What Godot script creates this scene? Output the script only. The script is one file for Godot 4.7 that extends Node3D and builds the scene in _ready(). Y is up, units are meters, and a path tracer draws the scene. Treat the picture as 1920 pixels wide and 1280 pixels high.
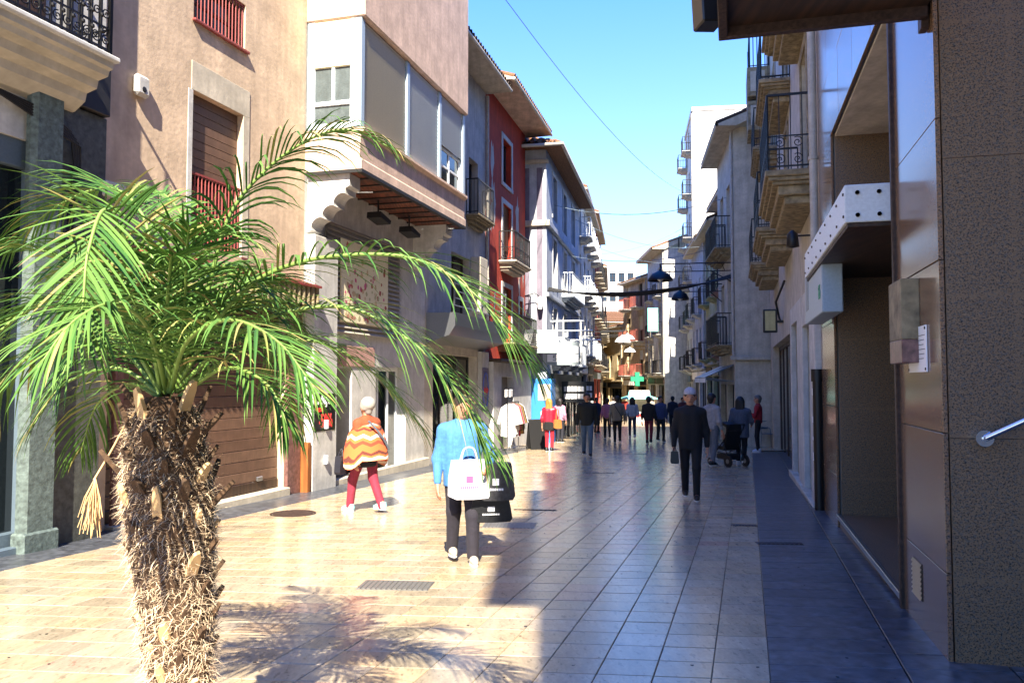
extends Node3D
# A pedestrian shopping street: the eye stands 1.6 m above paving that falls 2 % away from it.
const F := 1536.0
const EYE := Vector3(0, 1.6, 0)
const HORIZON := 715.0
const SLOPE := -0.0215
var rng := RandomNumberGenerator.new()
var M := {}
var T := {}
var used := {}

class MB:
	var v := PackedVector3Array()
	var n := PackedVector3Array()
	var c := PackedColorArray()
	var u := PackedVector2Array()
	var ix := PackedInt32Array()
	var tf := Transform3D.IDENTITY
	var col := Color.WHITE
	func put(p: Vector3, nn: Vector3, uv := Vector2.ZERO) -> int:
		v.append(tf * p); n.append((tf.basis * nn).normalized()); c.append(col); u.append(uv)
		return v.size() - 1
	func tri(a: Vector3, b: Vector3, d: Vector3) -> void:
		var nn := (b - a).cross(d - a).normalized()
		var i := put(a, nn); put(b, nn); put(d, nn)
		ix.append_array([i, i + 2, i + 1])
	func quad(a: Vector3, b: Vector3, d: Vector3, e: Vector3) -> MB:
		var nn := (b - a).cross(e - a).normalized()
		var i := put(a, nn, Vector2(0, 1)); put(b, nn, Vector2(1, 1)); put(d, nn, Vector2(1, 0)); put(e, nn, Vector2(0, 0))
		ix.append_array([i, i + 2, i + 1, i, i + 3, i + 2])
		return self
	func box(x0: float, x1: float, y0: float, y1: float, z0: float, z1: float, b := 0.0) -> MB:
		b = minf(b, minf(minf(x1 - x0, y1 - y0), z1 - z0) * 0.45)
		if b <= 0.0:
			quad(Vector3(x0, y0, z1), Vector3(x1, y0, z1), Vector3(x1, y1, z1), Vector3(x0, y1, z1))
			quad(Vector3(x1, y0, z0), Vector3(x0, y0, z0), Vector3(x0, y1, z0), Vector3(x1, y1, z0))
			quad(Vector3(x1, y0, z1), Vector3(x1, y0, z0), Vector3(x1, y1, z0), Vector3(x1, y1, z1))
			quad(Vector3(x0, y0, z0), Vector3(x0, y0, z1), Vector3(x0, y1, z1), Vector3(x0, y1, z0))
			quad(Vector3(x0, y1, z1), Vector3(x1, y1, z1), Vector3(x1, y1, z0), Vector3(x0, y1, z0))
			quad(Vector3(x0, y0, z0), Vector3(x1, y0, z0), Vector3(x1, y0, z1), Vector3(x0, y0, z1))
			return self
		var lo := Vector3(x0, y0, z0)
		var hi := Vector3(x1, y1, z1)
		# the three points of each corner, one on each face that meets there
		var cp := func(sx: int, sy: int, sz: int, ax: int) -> Vector3:
			var p := Vector3(hi.x if sx > 0 else lo.x, hi.y if sy > 0 else lo.y, hi.z if sz > 0 else lo.z)
			if ax != 0: p.x -= sx * b
			if ax != 1: p.y -= sy * b
			if ax != 2: p.z -= sz * b
			return p
		var face := func(pts: Array, out: Vector3) -> void:
			var nn: Vector3 = (pts[1] - pts[0]).cross(pts[2] - pts[0])
			if nn.dot(out) < 0: pts.reverse()
			if pts.size() == 4: quad(pts[0], pts[1], pts[2], pts[3])
			else: tri(pts[0], pts[1], pts[2])
		for s in [-1, 1]:
			face.call([cp.call(s, -1, -1, 0), cp.call(s, 1, -1, 0), cp.call(s, 1, 1, 0), cp.call(s, -1, 1, 0)], Vector3(s, 0, 0))
			face.call([cp.call(-1, s, -1, 1), cp.call(1, s, -1, 1), cp.call(1, s, 1, 1), cp.call(-1, s, 1, 1)], Vector3(0, s, 0))
			face.call([cp.call(-1, -1, s, 2), cp.call(1, -1, s, 2), cp.call(1, 1, s, 2), cp.call(-1, 1, s, 2)], Vector3(0, 0, s))
			for t in [-1, 1]:
				face.call([cp.call(s, t, -1, 0), cp.call(s, t, 1, 0), cp.call(s, t, 1, 1), cp.call(s, t, -1, 1)], Vector3(s, t, 0))
				face.call([cp.call(s, -1, t, 0), cp.call(s, 1, t, 0), cp.call(s, 1, t, 2), cp.call(s, -1, t, 2)], Vector3(s, 0, t))
				face.call([cp.call(-1, s, t, 1), cp.call(1, s, t, 1), cp.call(1, s, t, 2), cp.call(-1, s, t, 2)], Vector3(0, s, t))
				for r in [-1, 1]:
					face.call([cp.call(s, t, r, 0), cp.call(s, t, r, 1), cp.call(s, t, r, 2)], Vector3(s, t, r))
		return self
	func bar(a: Vector3, b: Vector3, w: float, h: float) -> MB:   # a square bar from a to b
		var y := (b - a).normalized()
		var x := y.cross(Vector3(0, 0, 1) if absf(y.z) < 0.9 else Vector3(1, 0, 0)).normalized()
		var keep := tf
		tf = tf * Transform3D(Basis(x, y, x.cross(y)), a)
		box(-w / 2, w / 2, 0, a.distance_to(b), -h / 2, h / 2)
		tf = keep
		return self
	func tube(pts: Array, radii, k := 8, caps := true) -> MB:
		var rows := []
		var side := Vector3.ZERO
		for i in pts.size():
			var p: Vector3 = pts[i]
			var t: Vector3 = (pts[mini(i + 1, pts.size() - 1)] - pts[maxi(i - 1, 0)]).normalized()
			if side == Vector3.ZERO:
				side = t.cross(Vector3(0.13, 0.2, 1)).normalized()
				if side.length() < 0.5: side = t.cross(Vector3.RIGHT).normalized()
			side = (side - t * side.dot(t)).normalized()
			var up := t.cross(side)
			var r: float = radii if radii is float else radii[i]
			var row := []
			for j in k + 1:
				var a := TAU * j / k
				var d := side * cos(a) + up * sin(a)
				row.append(put(p + d * r, d))
			rows.append(row)
		for i in rows.size() - 1:
			for j in k:
				var a: int = rows[i][j]; var b: int = rows[i][j + 1]
				var d: int = rows[i + 1][j + 1]; var e: int = rows[i + 1][j]
				ix.append_array([a, e, d, a, d, b])
		if caps:
			for e in [0, pts.size() - 1]:
				var t: Vector3 = (pts[0] - pts[1]) if e == 0 else (pts[e] - pts[e - 1])
				var m := put(pts[e], t)
				var first := v.size()
				for j in k + 1:
					v.append(v[rows[e][j]]); n.append((tf.basis * t).normalized()); c.append(col); u.append(Vector2.ZERO)
				for j in k: ix.append_array([m, first + j, first + j + 1])
		return self
	func lathe(prof: Array, k := 16, axis := Vector3.ZERO) -> MB:   # (radius, height) round a vertical axis
		var rows := []
		for i in prof.size():
			var a: Vector2 = prof[maxi(i - 1, 0)]
			var b: Vector2 = prof[mini(i + 1, prof.size() - 1)]
			var t := (b - a).normalized()
			var row := []
			for j in k + 1:
				var an := TAU * j / k
				var d := Vector3(cos(an), 0, sin(an))
				row.append(put(axis + d * prof[i].x + Vector3(0, prof[i].y, 0), d * t.y - Vector3(0, t.x, 0)))
			rows.append(row)
		for i in rows.size() - 1:
			for j in k:
				ix.append_array([rows[i][j], rows[i + 1][j + 1], rows[i + 1][j], rows[i][j], rows[i][j + 1], rows[i + 1][j + 1]])
		return self
	func prism(poly: Array, z0: float, z1: float) -> MB:   # polygon in x, y pushed along z
		var p := PackedVector2Array(poly)
		if Geometry2D.is_polygon_clockwise(p): p.reverse()
		var t := Geometry2D.triangulate_polygon(p)
		for q in [z0, z1]:
			var s := 1.0 if q == z1 else -1.0
			for i in range(0, t.size(), 3):
				var a := Vector3(p[t[i]].x, p[t[i]].y, q)
				var b := Vector3(p[t[i + 1]].x, p[t[i + 1]].y, q)
				var d := Vector3(p[t[i + 2]].x, p[t[i + 2]].y, q)
				if (b - a).cross(d - a).z * s > 0: tri(a, b, d)
				else: tri(a, d, b)
		for i in p.size():
			var a := p[i]
			var b := p[(i + 1) % p.size()]
			quad(Vector3(a.x, a.y, z1), Vector3(a.x, a.y, z0), Vector3(b.x, b.y, z0), Vector3(b.x, b.y, z1))
		return self
	func profile(poly: Array, x0: float, x1: float) -> MB:   # polygon in z (out), y pushed along x
		var keep := tf
		tf = tf * Transform3D(Basis(Vector3(0, 0, 1), Vector3(0, 1, 0), Vector3(-1, 0, 0)), Vector3.ZERO)
		prism(poly, -x1, -x0)
		tf = keep
		return self
	func mesh() -> ArrayMesh:
		var a := []
		a.resize(Mesh.ARRAY_MAX)
		a[Mesh.ARRAY_VERTEX] = v; a[Mesh.ARRAY_NORMAL] = n; a[Mesh.ARRAY_COLOR] = c; a[Mesh.ARRAY_TEX_UV] = u; a[Mesh.ARRAY_INDEX] = ix
		var m := ArrayMesh.new()
		m.add_surface_from_arrays(Mesh.PRIMITIVE_TRIANGLES, a)
		return m

# ---------- names, things, parts
func numbered(called: String) -> String:
	used[called] = used.get(called, -1) + 1
	return called if used[called] == 0 else "%s_%03d" % [called, used[called]]
func thing(called: String, label: String, category: String, xf := Transform3D.IDENTITY, group := "") -> Node3D:
	var o := Node3D.new()
	o.name = numbered(called)
	add_child(o)
	o.transform = xf
	o.set_meta("label", label); o.set_meta("category", category)
	if group != "": o.set_meta("group", group)
	return o
func part(parent: Node, called: String, shape, mat: Material, pos := Vector3.ZERO) -> MeshInstance3D:
	var o := MeshInstance3D.new()
	o.name = called
	o.mesh = shape.mesh() if shape is MB else shape
	o.material_override = mat
	parent.add_child(o, true)
	o.position = pos
	return o
func single(called: String, shape, mat: Material, label: String, category: String, group := "", pos := Vector3.ZERO) -> MeshInstance3D:
	var o := part(self, numbered(called), shape, mat, pos)
	o.set_meta("label", label); o.set_meta("category", category)
	if group != "": o.set_meta("group", group)
	return o
func struct(called: String, shape, mat: Material, parent: Node = self) -> MeshInstance3D:
	var o := part(parent, called, shape, mat)
	if parent == self: o.set_meta("kind", "structure")
	return o
func letters(parent: Node, text: String, size: float, mat: Material, pos: Vector3, turn := 0.0, serif := false, squeeze := 1.0, deep := 0.006) -> MeshInstance3D:
	var t := TextMesh.new()
	var f := SystemFont.new()
	f.font_names = PackedStringArray(["Droid Serif" if serif else "Droid Sans"])
	f.font_weight = 700
	t.font = f; t.text = text; t.font_size = 32; t.pixel_size = size / 32.0; t.depth = deep
	t.curve_step = 2.0
	var o := MeshInstance3D.new()
	o.name = "lettering"; o.mesh = t; o.material_override = mat
	parent.add_child(o, true)
	o.position = pos; o.rotation.y = turn; o.scale.x = squeeze
	return o

# ---------- the lens, the ground and the fronts of the buildings
func ray(px: float, py: float) -> Vector3:
	return Basis(Vector3.RIGHT, atan((HORIZON - 640.0) / F)) * Vector3((px - 960.0) / F, -(py - 640.0) / F, -1.0)
func at(px: float, py: float, d: float) -> Vector3:
	var r := ray(px, py)
	return EYE + r * (d / -r.z)
func gp(px: float, py: float) -> Vector3:
	var r := ray(px, py)
	return EYE + r * (EYE.y / (SLOPE * -r.z - r.y))
func gy(d: float) -> float: return SLOPE * d
func on_ground(x: float, d: float) -> Vector3: return Vector3(x, gy(d), -d)
# a front: o is its origin in plan (x, depth), w its heading in degrees right of straight ahead; x runs away from the eye on the left side
# and back towards it on the right side, z points out to the street
func front(x: float, d: float, w: float, right := false) -> Transform3D:
	var h := Vector3(sin(deg_to_rad(w)), 0, -cos(deg_to_rad(w)))
	if right: h = -h
	return Transform3D(Basis(h, Vector3.UP, h.cross(Vector3.UP)), Vector3(x, 0, -d))
func fl(f: Transform3D, px: float, py: float, z := 0.0) -> Vector2:
	var r := ray(px, py)
	var nn := f.basis.z
	var t := (f.origin + nn * z - EYE).dot(nn) / r.dot(nn)
	var p := EYE + r * t
	return Vector2((p - f.origin).dot(f.basis.x), p.y)
func rect(f: Transform3D, xl: float, yt: float, xr: float, yb: float, z := 0.0) -> Array:   # x0, x1, y0, y1 seen between two pixels
	var a := fl(f, xl, yt, z)
	var b := fl(f, xr, yb, z)
	return [minf(a.x, b.x), maxf(a.x, b.x), minf(a.y, b.y), maxf(a.y, b.y)]

# ---------- materials
func grain(seed_: int, freq: float, lo: float, hi: float, size := 512, kind := FastNoiseLite.TYPE_SIMPLEX_SMOOTH, stretch := 1.0, gamma := 1.0) -> Image:
	var f := FastNoiseLite.new()
	f.seed = seed_; f.noise_type = kind; f.frequency = freq; f.fractal_octaves = 5
	var im: Image
	if stretch == 1.0: im = f.get_seamless_image(size, size)
	else:
		im = f.get_seamless_image(size, maxi(8, int(size / stretch)))
		im.resize(size, size, Image.INTERPOLATE_CUBIC)
	im.convert(Image.FORMAT_L8)
	var b := im.get_data()
	for i in b.size(): b[i] = int(255.0 * lerpf(lo, hi, pow(b[i] / 255.0, gamma)))
	return Image.create_from_data(size, size, false, Image.FORMAT_L8, b)
func tex(im: Image) -> ImageTexture:
	im.convert(Image.FORMAT_RGB8)
	im.generate_mipmaps()
	return ImageTexture.create_from_image(im)
func bumps(im: Image, strength: float) -> ImageTexture:
	var b := im.duplicate()
	b.convert(Image.FORMAT_RGBA8)
	b.bump_map_to_normal_map(strength)
	return ImageTexture.create_from_image(b)
func mixed(a: Image, b: Image) -> Image:
	var x := a.get_data(); var y := b.get_data()
	for i in x.size(): x[i] = int(x[i] * y[i] / 255.0)
	return Image.create_from_data(a.get_width(), a.get_height(), false, Image.FORMAT_L8, x)
func mat(color: Color, rough := 0.8, tx := "", scale := 0.5, nm := "", depth := 0.5, metal := 0.0) -> StandardMaterial3D:
	var m := StandardMaterial3D.new()
	m.albedo_color = color; m.roughness = rough; m.metallic = metal
	if tx != "" or nm != "":
		m.uv1_triplanar = true; m.uv1_world_triplanar = true
		m.uv1_scale = Vector3.ONE * scale
	if tx != "": m.albedo_texture = T[tx]
	if nm != "":
		m.normal_enabled = true; m.normal_texture = T[nm]; m.normal_scale = depth
	return m
func hexc(s: String) -> Color: return Color.html(s)
func make_materials() -> void:
	var fine := grain(3, 0.05, 0.90, 1.0)
	var blotch := grain(5, 0.008, 0.82, 1.0)
	var both := mixed(mixed(fine, blotch), grain(61, 0.025, 0.86, 1.0, 512, FastNoiseLite.TYPE_SIMPLEX_SMOOTH, 9.0))
	T.plaster = tex(both.duplicate())
	T.fine = tex(fine.duplicate())
	T.dirty = tex(mixed(mixed(grain(21, 0.02, 0.35, 1.0, 512, FastNoiseLite.TYPE_SIMPLEX_SMOOTH, 1.0, 0.45), both), fine))
	T.streak = tex(mixed(grain(9, 0.03, 0.62, 1.0, 512, FastNoiseLite.TYPE_SIMPLEX_SMOOTH, 0.12, 0.7), both))
	T.wood = tex(grain(12, 0.02, 0.45, 1.0, 512, FastNoiseLite.TYPE_SIMPLEX_SMOOTH, 14.0))
	var stone := mixed(grain(31, 0.012, 0.84, 1.0, 512, FastNoiseLite.TYPE_SIMPLEX_SMOOTH, 3.0), grain(33, 0.06, 0.88, 1.0, 512, FastNoiseLite.TYPE_SIMPLEX_SMOOTH, 2.0))
	# travertine pits
	var pit := grain(35, 0.03, 0.0, 1.0, 512, FastNoiseLite.TYPE_SIMPLEX_SMOOTH, 2.5).get_data()
	var sd := stone.get_data()
	for i in sd.size():
		if pit[i] < 74: sd[i] = int(sd[i] * lerpf(0.84, 1.0, clampf((pit[i] - 52) / 22.0, 0, 1)))
	T.stone = tex(Image.create_from_data(512, 512, false, Image.FORMAT_L8, sd))
	T.n_fine = bumps(grain(41, 0.06, 0.0, 1.0), 3.0)
	T.n_soft = bumps(grain(43, 0.012, 0.0, 1.0), 5.0)
	# granite: brown, grey and black crystals
	var g1 := grain(51, 0.09, 0, 1, 512, FastNoiseLite.TYPE_CELLULAR).get_data()
	var g2 := grain(52, 0.07, 0, 1).get_data()
	var g3 := grain(53, 0.12, 0, 1).get_data()
	var gd := PackedByteArray()
	gd.resize(512 * 512 * 3)
	for i in 512 * 512:
		var q := Color(0.52, 0.43, 0.33).lerp(Color(0.68, 0.57, 0.46), g1[i] / 255.0)
		if g2[i] > 140: q = q.lerp(Color(0.44, 0.43, 0.42), clampf((g2[i] - 140) / 30.0, 0, 1))
		if g3[i] < 96: q = q.lerp(Color(0.09, 0.08, 0.08), clampf((96 - g3[i]) / 18.0, 0, 1))
		gd[i * 3] = int(q.r * 255); gd[i * 3 + 1] = int(q.g * 255); gd[i * 3 + 2] = int(q.b * 255)
	var gi := Image.create_from_data(512, 512, false, Image.FORMAT_RGB8, gd)
	gi.generate_mipmaps()
	T.granite = ImageTexture.create_from_image(gi)
	M.orange = mat(hexc("efd3b3"), 0.92, "plaster", 0.35, "n_fine", 0.15)
	M.peach = mat(hexc("f1d1ba"), 0.9, "plaster", 0.4, "n_fine", 0.15)
	M.white = mat(hexc("e4e2dc"), 0.75, "plaster", 0.5, "n_fine", 0.08)
	M.cream = mat(hexc("e0d5bf"), 0.85, "plaster", 0.4, "n_fine", 0.12)
	M.cream2 = mat(hexc("d8c49a"), 0.85, "dirty", 0.5, "n_fine", 0.12)
	M.greywall = mat(hexc("e2d8c8"), 0.9, "plaster", 0.4, "n_fine", 0.12)
	M.bluewhite = mat(hexc("d3dbe3"), 0.85, "plaster", 0.4)
	M.red = mat(hexc("d2452b"), 0.9, "plaster", 0.5, "n_fine", 0.15)
	M.lilac = mat(hexc("8f8797"), 0.9, "plaster", 0.5)
	M.yellow = mat(hexc("ead0a0"), 0.9, "plaster", 0.4)
	M.ochre = mat(hexc("ecd0a4"), 0.9, "plaster", 0.4)
	M.pinkwall = mat(hexc("d2a498"), 0.9, "plaster", 0.4)
	M.salmon = mat(hexc("c96a5a"), 0.9, "plaster", 0.4)
	M.lime = mat(hexc("d6d2a0"), 0.9, "plaster", 0.4)
	M.iron = mat(hexc("17171a"), 0.45, "fine", 2.0, "", 0.5, 0.3)
	M.redrail = mat(hexc("8c3f3c"), 0.5, "fine", 2.0)
	M.steel = mat(hexc("a9adb0"), 0.28, "fine", 1.0, "", 0.5, 0.9)
	M.chrome = mat(hexc("d0d0d2"), 0.12, "", 1.0, "", 0.5, 1.0)
	M.black = mat(hexc("1b1b1c"), 0.55, "fine", 1.5)
	M.blackgloss = mat(hexc("121315"), 0.2)
	M.glass = mat(hexc("1a2024"), 0.06)
	M.glass.metallic_specular = 0.8
	M.frost = mat(hexc("7d8a8c"), 0.25, "streak", 0.9)
	M.frame = mat(hexc("dfe6ea"), 0.45, "fine", 1.0)
	M.blueframe = mat(hexc("9fb0bd"), 0.4, "fine", 1.0)
	M.greyframe = mat(hexc("5b6a76"), 0.4, "fine", 1.0)
	M.blind = mat(hexc("d2cdba"), 0.55, "fine", 1.0)
	M.blindgrey = mat(hexc("d3d9db"), 0.55, "fine", 1.0)
	M.blindcream = mat(hexc("e8e0bd"), 0.6, "fine", 1.0)
	M.brownslat = [mat(hexc("7a5c4a"), 0.5, "plaster", 1.2), mat(hexc("745746"), 0.5, "plaster", 1.0), mat(hexc("80624f"), 0.5, "plaster", 1.4)]
	M.plank = [mat(hexc("8a4b30"), 0.6, "wood", 1.1), mat(hexc("7d432b"), 0.6, "wood", 0.9), mat(hexc("965436"), 0.6, "wood", 1.3)]
	M.darkwood = mat(hexc("4a3322"), 0.55, "wood", 1.0)
	M.orangewood = mat(hexc("b06a34"), 0.5, "wood", 1.0)
	M.redmarble = mat(hexc("b08078"), 0.35, "dirty", 1.2)
	M.greystone = mat(hexc("6f736c"), 0.6, "dirty", 0.9, "n_fine", 0.15)
	M.bluestone = mat(hexc("8ea29c"), 0.7, "dirty", 1.2, "n_fine", 0.5)
	M.granite = mat(Color(1, 1, 1), 0.38, "granite", 1.15)
	M.granite.albedo_color = Color(0.82, 0.78, 0.73)
	M.polish = [mat(hexc("e3d2c6"), 0.16, "granite", 1.1), mat(hexc("ead8cb"), 0.17, "granite", 1.2), mat(hexc("dccabd"), 0.18, "granite", 1.0)]
	for p in M.polish: p.metallic_specular = 0.6
	M.tile_roof = mat(hexc("c08a5e"), 0.9, "dirty", 1.5)
	M.tile_dark = mat(hexc("6b5a4c"), 0.9, "dirty", 1.5)
	M.gutter = mat(hexc("c9c2b2"), 0.6, "fine", 1.0)
	M.pipe = mat(hexc("d0c9bb"), 0.6, "plaster", 1.0)
	M.interior = mat(hexc("8d887e"), 0.9, "fine", 1.0)
	M.signwhite = mat(hexc("eeeeee"), 0.5)
	M.signblack = mat(hexc("151516"), 0.4)
	M.signgrey = mat(hexc("7f8a8e"), 0.5)
	M.pinkprint = mat(hexc("c0507a"), 0.5)
	M.redprint = mat(hexc("d43a36"), 0.5)
	M.blueprint = mat(hexc("4a5fae"), 0.5)
	M.bluepaint = mat(hexc("2f7fc9"), 0.45, "fine", 1.0)
	M.turquoise = mat(hexc("79c2bd"), 0.5)
	M.green = mat(hexc("2f8f6c"), 0.4)
	M.cable = mat(hexc("0e0e10"), 0.6)
	M.wire = mat(hexc("6a7a86"), 0.6)
	M.lamp = mat(hexc("f4f4ee"), 0.3)
	M.dry = mat(hexc("c9a878"), 0.9)
	M.grate = mat(hexc("8a8880"), 0.45, "fine", 2.0, "", 0.5, 0.6)
	M.rust = mat(hexc("6b5348"), 0.55, "dirty", 2.0, "", 0.5, 0.4)
	M.paving = []
	for k in ["c4b090", "c1aa86", "c9b696", "bfae92", "c6ab88", "bba98a", "cbb99b", "c6a48a", "b8a88d", "c6ad88", "a99b80", "c0aa8a", "c8b492"]:
		M.paving.append(mat(hexc(k), 0.22, "stone", 0.8 + 0.05 * M.paving.size(), "n_soft", 0.06))
	M.joint = mat(hexc("8a7c68"), 0.85, "fine", 1.0)
	M.slate = []
	for k in ["767a82", "7d8087", "6f737b", "828489"]:
		M.slate.append(mat(hexc(k), 0.36, "dirty", 0.7, "n_soft", 0.06))
	M.farpaving = mat(hexc("c2ae8d"), 0.22, "stone", 0.8)

func light_and_lens() -> void:
	var cam := Camera3D.new()
	cam.name = "camera"
	cam.fov = rad_to_deg(2.0 * atan(640.0 / F))
	cam.far = 900.0; cam.near = 0.05
	cam.position = EYE
	cam.rotation.x = atan((HORIZON - 640.0) / F)
	add_child(cam)
	cam.current = true
	var sky := ProceduralSkyMaterial.new()
	sky.sky_top_color = Color(0.105, 0.335, 0.70)
	sky.sky_horizon_color = Color(0.66, 0.80, 0.88)
	sky.sky_curve = 0.16
	sky.ground_bottom_color = Color(0.35, 0.30, 0.25)
	sky.ground_horizon_color = Color(0.60, 0.70, 0.75)
	sky.sky_energy_multiplier = 1.0
	var s := Sky.new()
	s.sky_material = sky
	var env := Environment.new()
	env.background_mode = Environment.BG_SKY
	env.sky = s
	env.tonemap_mode = Environment.TONE_MAPPER_LINEAR
	env.tonemap_exposure = 4.55
	env.sdfgi_enabled = true; env.ssao_enabled = true; env.ssil_enabled = true
	var we := WorldEnvironment.new()
	we.name = "environment"
	we.environment = env
	add_child(we)
	var sun := DirectionalLight3D.new()
	sun.name = "sun"
	sun.light_energy = 1.4
	sun.light_color = Color(1.0, 0.955, 0.88)
	sun.light_angular_distance = 0.5
	sun.shadow_enabled = true
	add_child(sun)
	var az := deg_to_rad(2.0)
	var el := deg_to_rad(43.0)
	var dir := Vector3(sin(az) * cos(el), -sin(el), -cos(az) * cos(el))
	sun.basis = Basis.looking_at(dir, Vector3.UP)

func _ready() -> void:
	rng.seed = 20240
	make_materials()
	light_and_lens()
	paving()
	left_side()
	right_side()
	street_end()
	overhead()
	palm()
	street_things()
	people()

# ---------- paving
const TH := 16.0      # heading of the long joints
const TR := 6.0       # turn of the cross joints
func proj(p: Vector3) -> Vector2:
	var q := (p - EYE) * Basis(Vector3.RIGHT, atan((HORIZON - 640.0) / F))
	return Vector2(960 + F * q.x / -q.z, 640 - F * q.y / -q.z)
func paving() -> void:
	var g := MB.new()
	g.quad(on_ground(-400, -60) + Vector3(0, -0.03, 0), on_ground(400, -60) + Vector3(0, -0.03, 0), on_ground(400, 800) + Vector3(0, -0.03, 0), on_ground(-400, 800) + Vector3(0, -0.03, 0))
	struct("ground", g, M.joint)
	var far := MB.new()
	far.quad(on_ground(-14, 25.6), on_ground(40, 25.6), on_ground(60, 170), on_ground(-14, 170))
	far.quad(on_ground(-30, -25), on_ground(30, -25), on_ground(30, 1.6), on_ground(-30, 1.6))
	struct("street", far, M.farpaving)
	var h := Vector3(sin(deg_to_rad(TH)), 0, -cos(deg_to_rad(TH)))
	h.y = SLOPE * -h.z
	var r := Vector3(cos(deg_to_rad(TR)), 0, sin(deg_to_rad(TR)))
	r.y = SLOPE * -r.z
	var p0 := gp(1446, 1280)
	p0 = p0 - h * 2.9
	# one flagstone, its edges eased
	var flag := func(mb: MB, w: float, l: float) -> void:
		var b := 0.004
		var t := -0.02
		var a := [Vector3.ZERO, r * w, r * w + h * l, h * l]
		var i := [r * b + h * b, r * (w - b) + h * b, r * (w - b) + h * (l - b), r * b + h * (l - b)]
		mb.quad(i[0], i[1], i[2], i[3])
		for k in 4:
			var k2 := (k + 1) % 4
			var dn := Vector3(0, -b, 0)
			mb.quad(a[k] + dn, a[k2] + dn, i[k2], i[k])
			mb.quad(a[k] + Vector3(0, t, 0), a[k2] + Vector3(0, t, 0), a[k2] + dn, a[k] + dn)
	var pave := Node3D.new()
	pave.name = "pavement"
	add_child(pave)
	pave.set_meta("kind", "structure")
	var tw := 0.33
	var tl := 0.295
	var one := MB.new()
	flag.call(one, tw - 0.0035, tl - 0.007)
	var tile: ArrayMesh = one.mesh()
	var spots := []
	for i in 84:
		for j in range(1, 22):
			var p: Vector3 = p0 + h * (i * tl) - r * (j * tw)
			spots.append([p, -p.z])
	var rest := MB.new()
	var made := 0
	for s in spots:
		var p: Vector3 = s[0]
		var q := proj(p + r * 0.16 + h * 0.15)
		p.y += rng.randf_range(-0.0012, 0.0012)
		if made < 300 and q.x > -30 and q.x < 1950 and q.y < 1300:
			made += 1
			var o := part(pave, "paving_tile", tile, M.paving[rng.randi() % M.paving.size()], p)
			o.rotation = Vector3(rng.randf_range(-0.002, 0.002), 0, rng.randf_range(-0.002, 0.002))
		else:
			rest.tf = Transform3D(Basis.IDENTITY, p)
			rest.col = M.paving[rng.randi() % M.paving.size()].albedo_color.srgb_to_linear()
			flag.call(rest, tw - 0.0035, tl - 0.007)
	var vm: StandardMaterial3D = M.paving[0].duplicate()
	vm.albedo_color = Color.WHITE; vm.vertex_color_use_as_albedo = true
	part(pave, "paving_tile", rest, vm).set_meta("kind", "stuff")
	var gum := MB.new()
	for k in 110:   # trodden chewing gum
		var q := gp(rng.randf_range(-100, 1700), 800 + 520 * pow(rng.randf(), 0.7))
		var poly := []
		var s := rng.randf_range(0.005, 0.013)
		for j in 7: poly.append(Vector2(cos(TAU * j / 7), sin(TAU * j / 7)) * s * rng.randf_range(0.7, 1.1))
		gum.tf = Transform3D(Basis(Vector3.RIGHT, -PI / 2 + SLOPE), q + Vector3(0, 0.0016, 0))
		gum.prism(poly, 0.0, 0.0012)
	part(pave, "chewing_gum", gum, M.black).set_meta("kind", "stuff")
	# dark slabs along the right-hand shops, two wide, and along the left-hand shops
	var edge := Node3D.new()
	edge.name = "pavement_edge"
	add_child(edge)
	edge.set_meta("kind", "structure")
	var cols := [[0.0, 0.78], [0.785, 0.62], [1.41, 0.6]]
	for q in cols:
		var mb := MB.new()
		flag.call(mb, q[1] - 0.005, tl - 0.004)
		var me: ArrayMesh = mb.mesh()
		for i in 82:
			if i > 58 and q[0] > 1.0: continue
			part(edge, "paving_slab", me, M.slate[rng.randi() % 4], p0 + h * (i * tl) + r * q[0] + Vector3(0, rng.randf_range(-0.001, 0.001), 0))
	var lb := MB.new()
	flag.call(lb, 0.62, 0.58)
	var lbm: ArrayMesh = lb.mesh()
	for i in 42:
		for k in 2:
			part(edge, "paving_slab", lbm, M.slate[rng.randi() % 4], p0 + h * (i * 0.585) - r * (21 * tw + 0.63 * (k + 1)) + Vector3(0, rng.randf_range(-0.001, 0.001), 0))
	# iron covers and slots let into the paving
	var cover := func(px: float, py: float, w: float, l: float, called: String, label: String, m: Material, ribs: int) -> void:
		var c := gp(px, py)
		var o := thing(called, label, "drain cover", Transform3D(Basis(r.normalized(), Vector3.UP, -h.normalized()).orthonormalized(), c + Vector3(0, 0.003, 0)))
		var fr := MB.new()
		fr.box(-w / 2, w / 2, -0.02, 0.002, -l / 2, l / 2)
		part(o, "frame", fr, m)
		var rb := MB.new()
		for i in ribs:
			var x := -w / 2 + w * (i + 0.5) / ribs
			rb.box(x - w / ribs * 0.3, x + w / ribs * 0.3, 0.002, 0.007, -l / 2 + 0.02, l / 2 - 0.02)
		part(o, "ribs", rb, m)
	cover.call(742, 1098, 0.62, 0.33, "drain_grate", "rectangular ribbed drain grate in the sunlit paving with nothing standing on it", M.grate, 14)
	cover.call(955, 985, 0.66, 0.42, "drain_grate", "ribbed drain grate in the paving behind the woman with shopping bags", M.grate, 14)
	cover.call(1003, 956, 0.62, 0.07, "slot_drain", "narrow slot drain across the paving near the drain grate and shadow edge", M.rust, 10)
	cover.call(1125, 887, 0.62, 0.09, "slot_drain", "narrow slot drain in shade in front of the man in jeans", M.rust, 10)
	cover.call(1192, 851, 0.66, 0.09, "slot_drain", "narrow slot drain in shade before the walking group", M.rust, 10)
	cover.call(1396, 985, 0.31, 0.12, "slot_drain", "small brown slot drain at the edge of the dark slabs", M.rust, 8)
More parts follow.
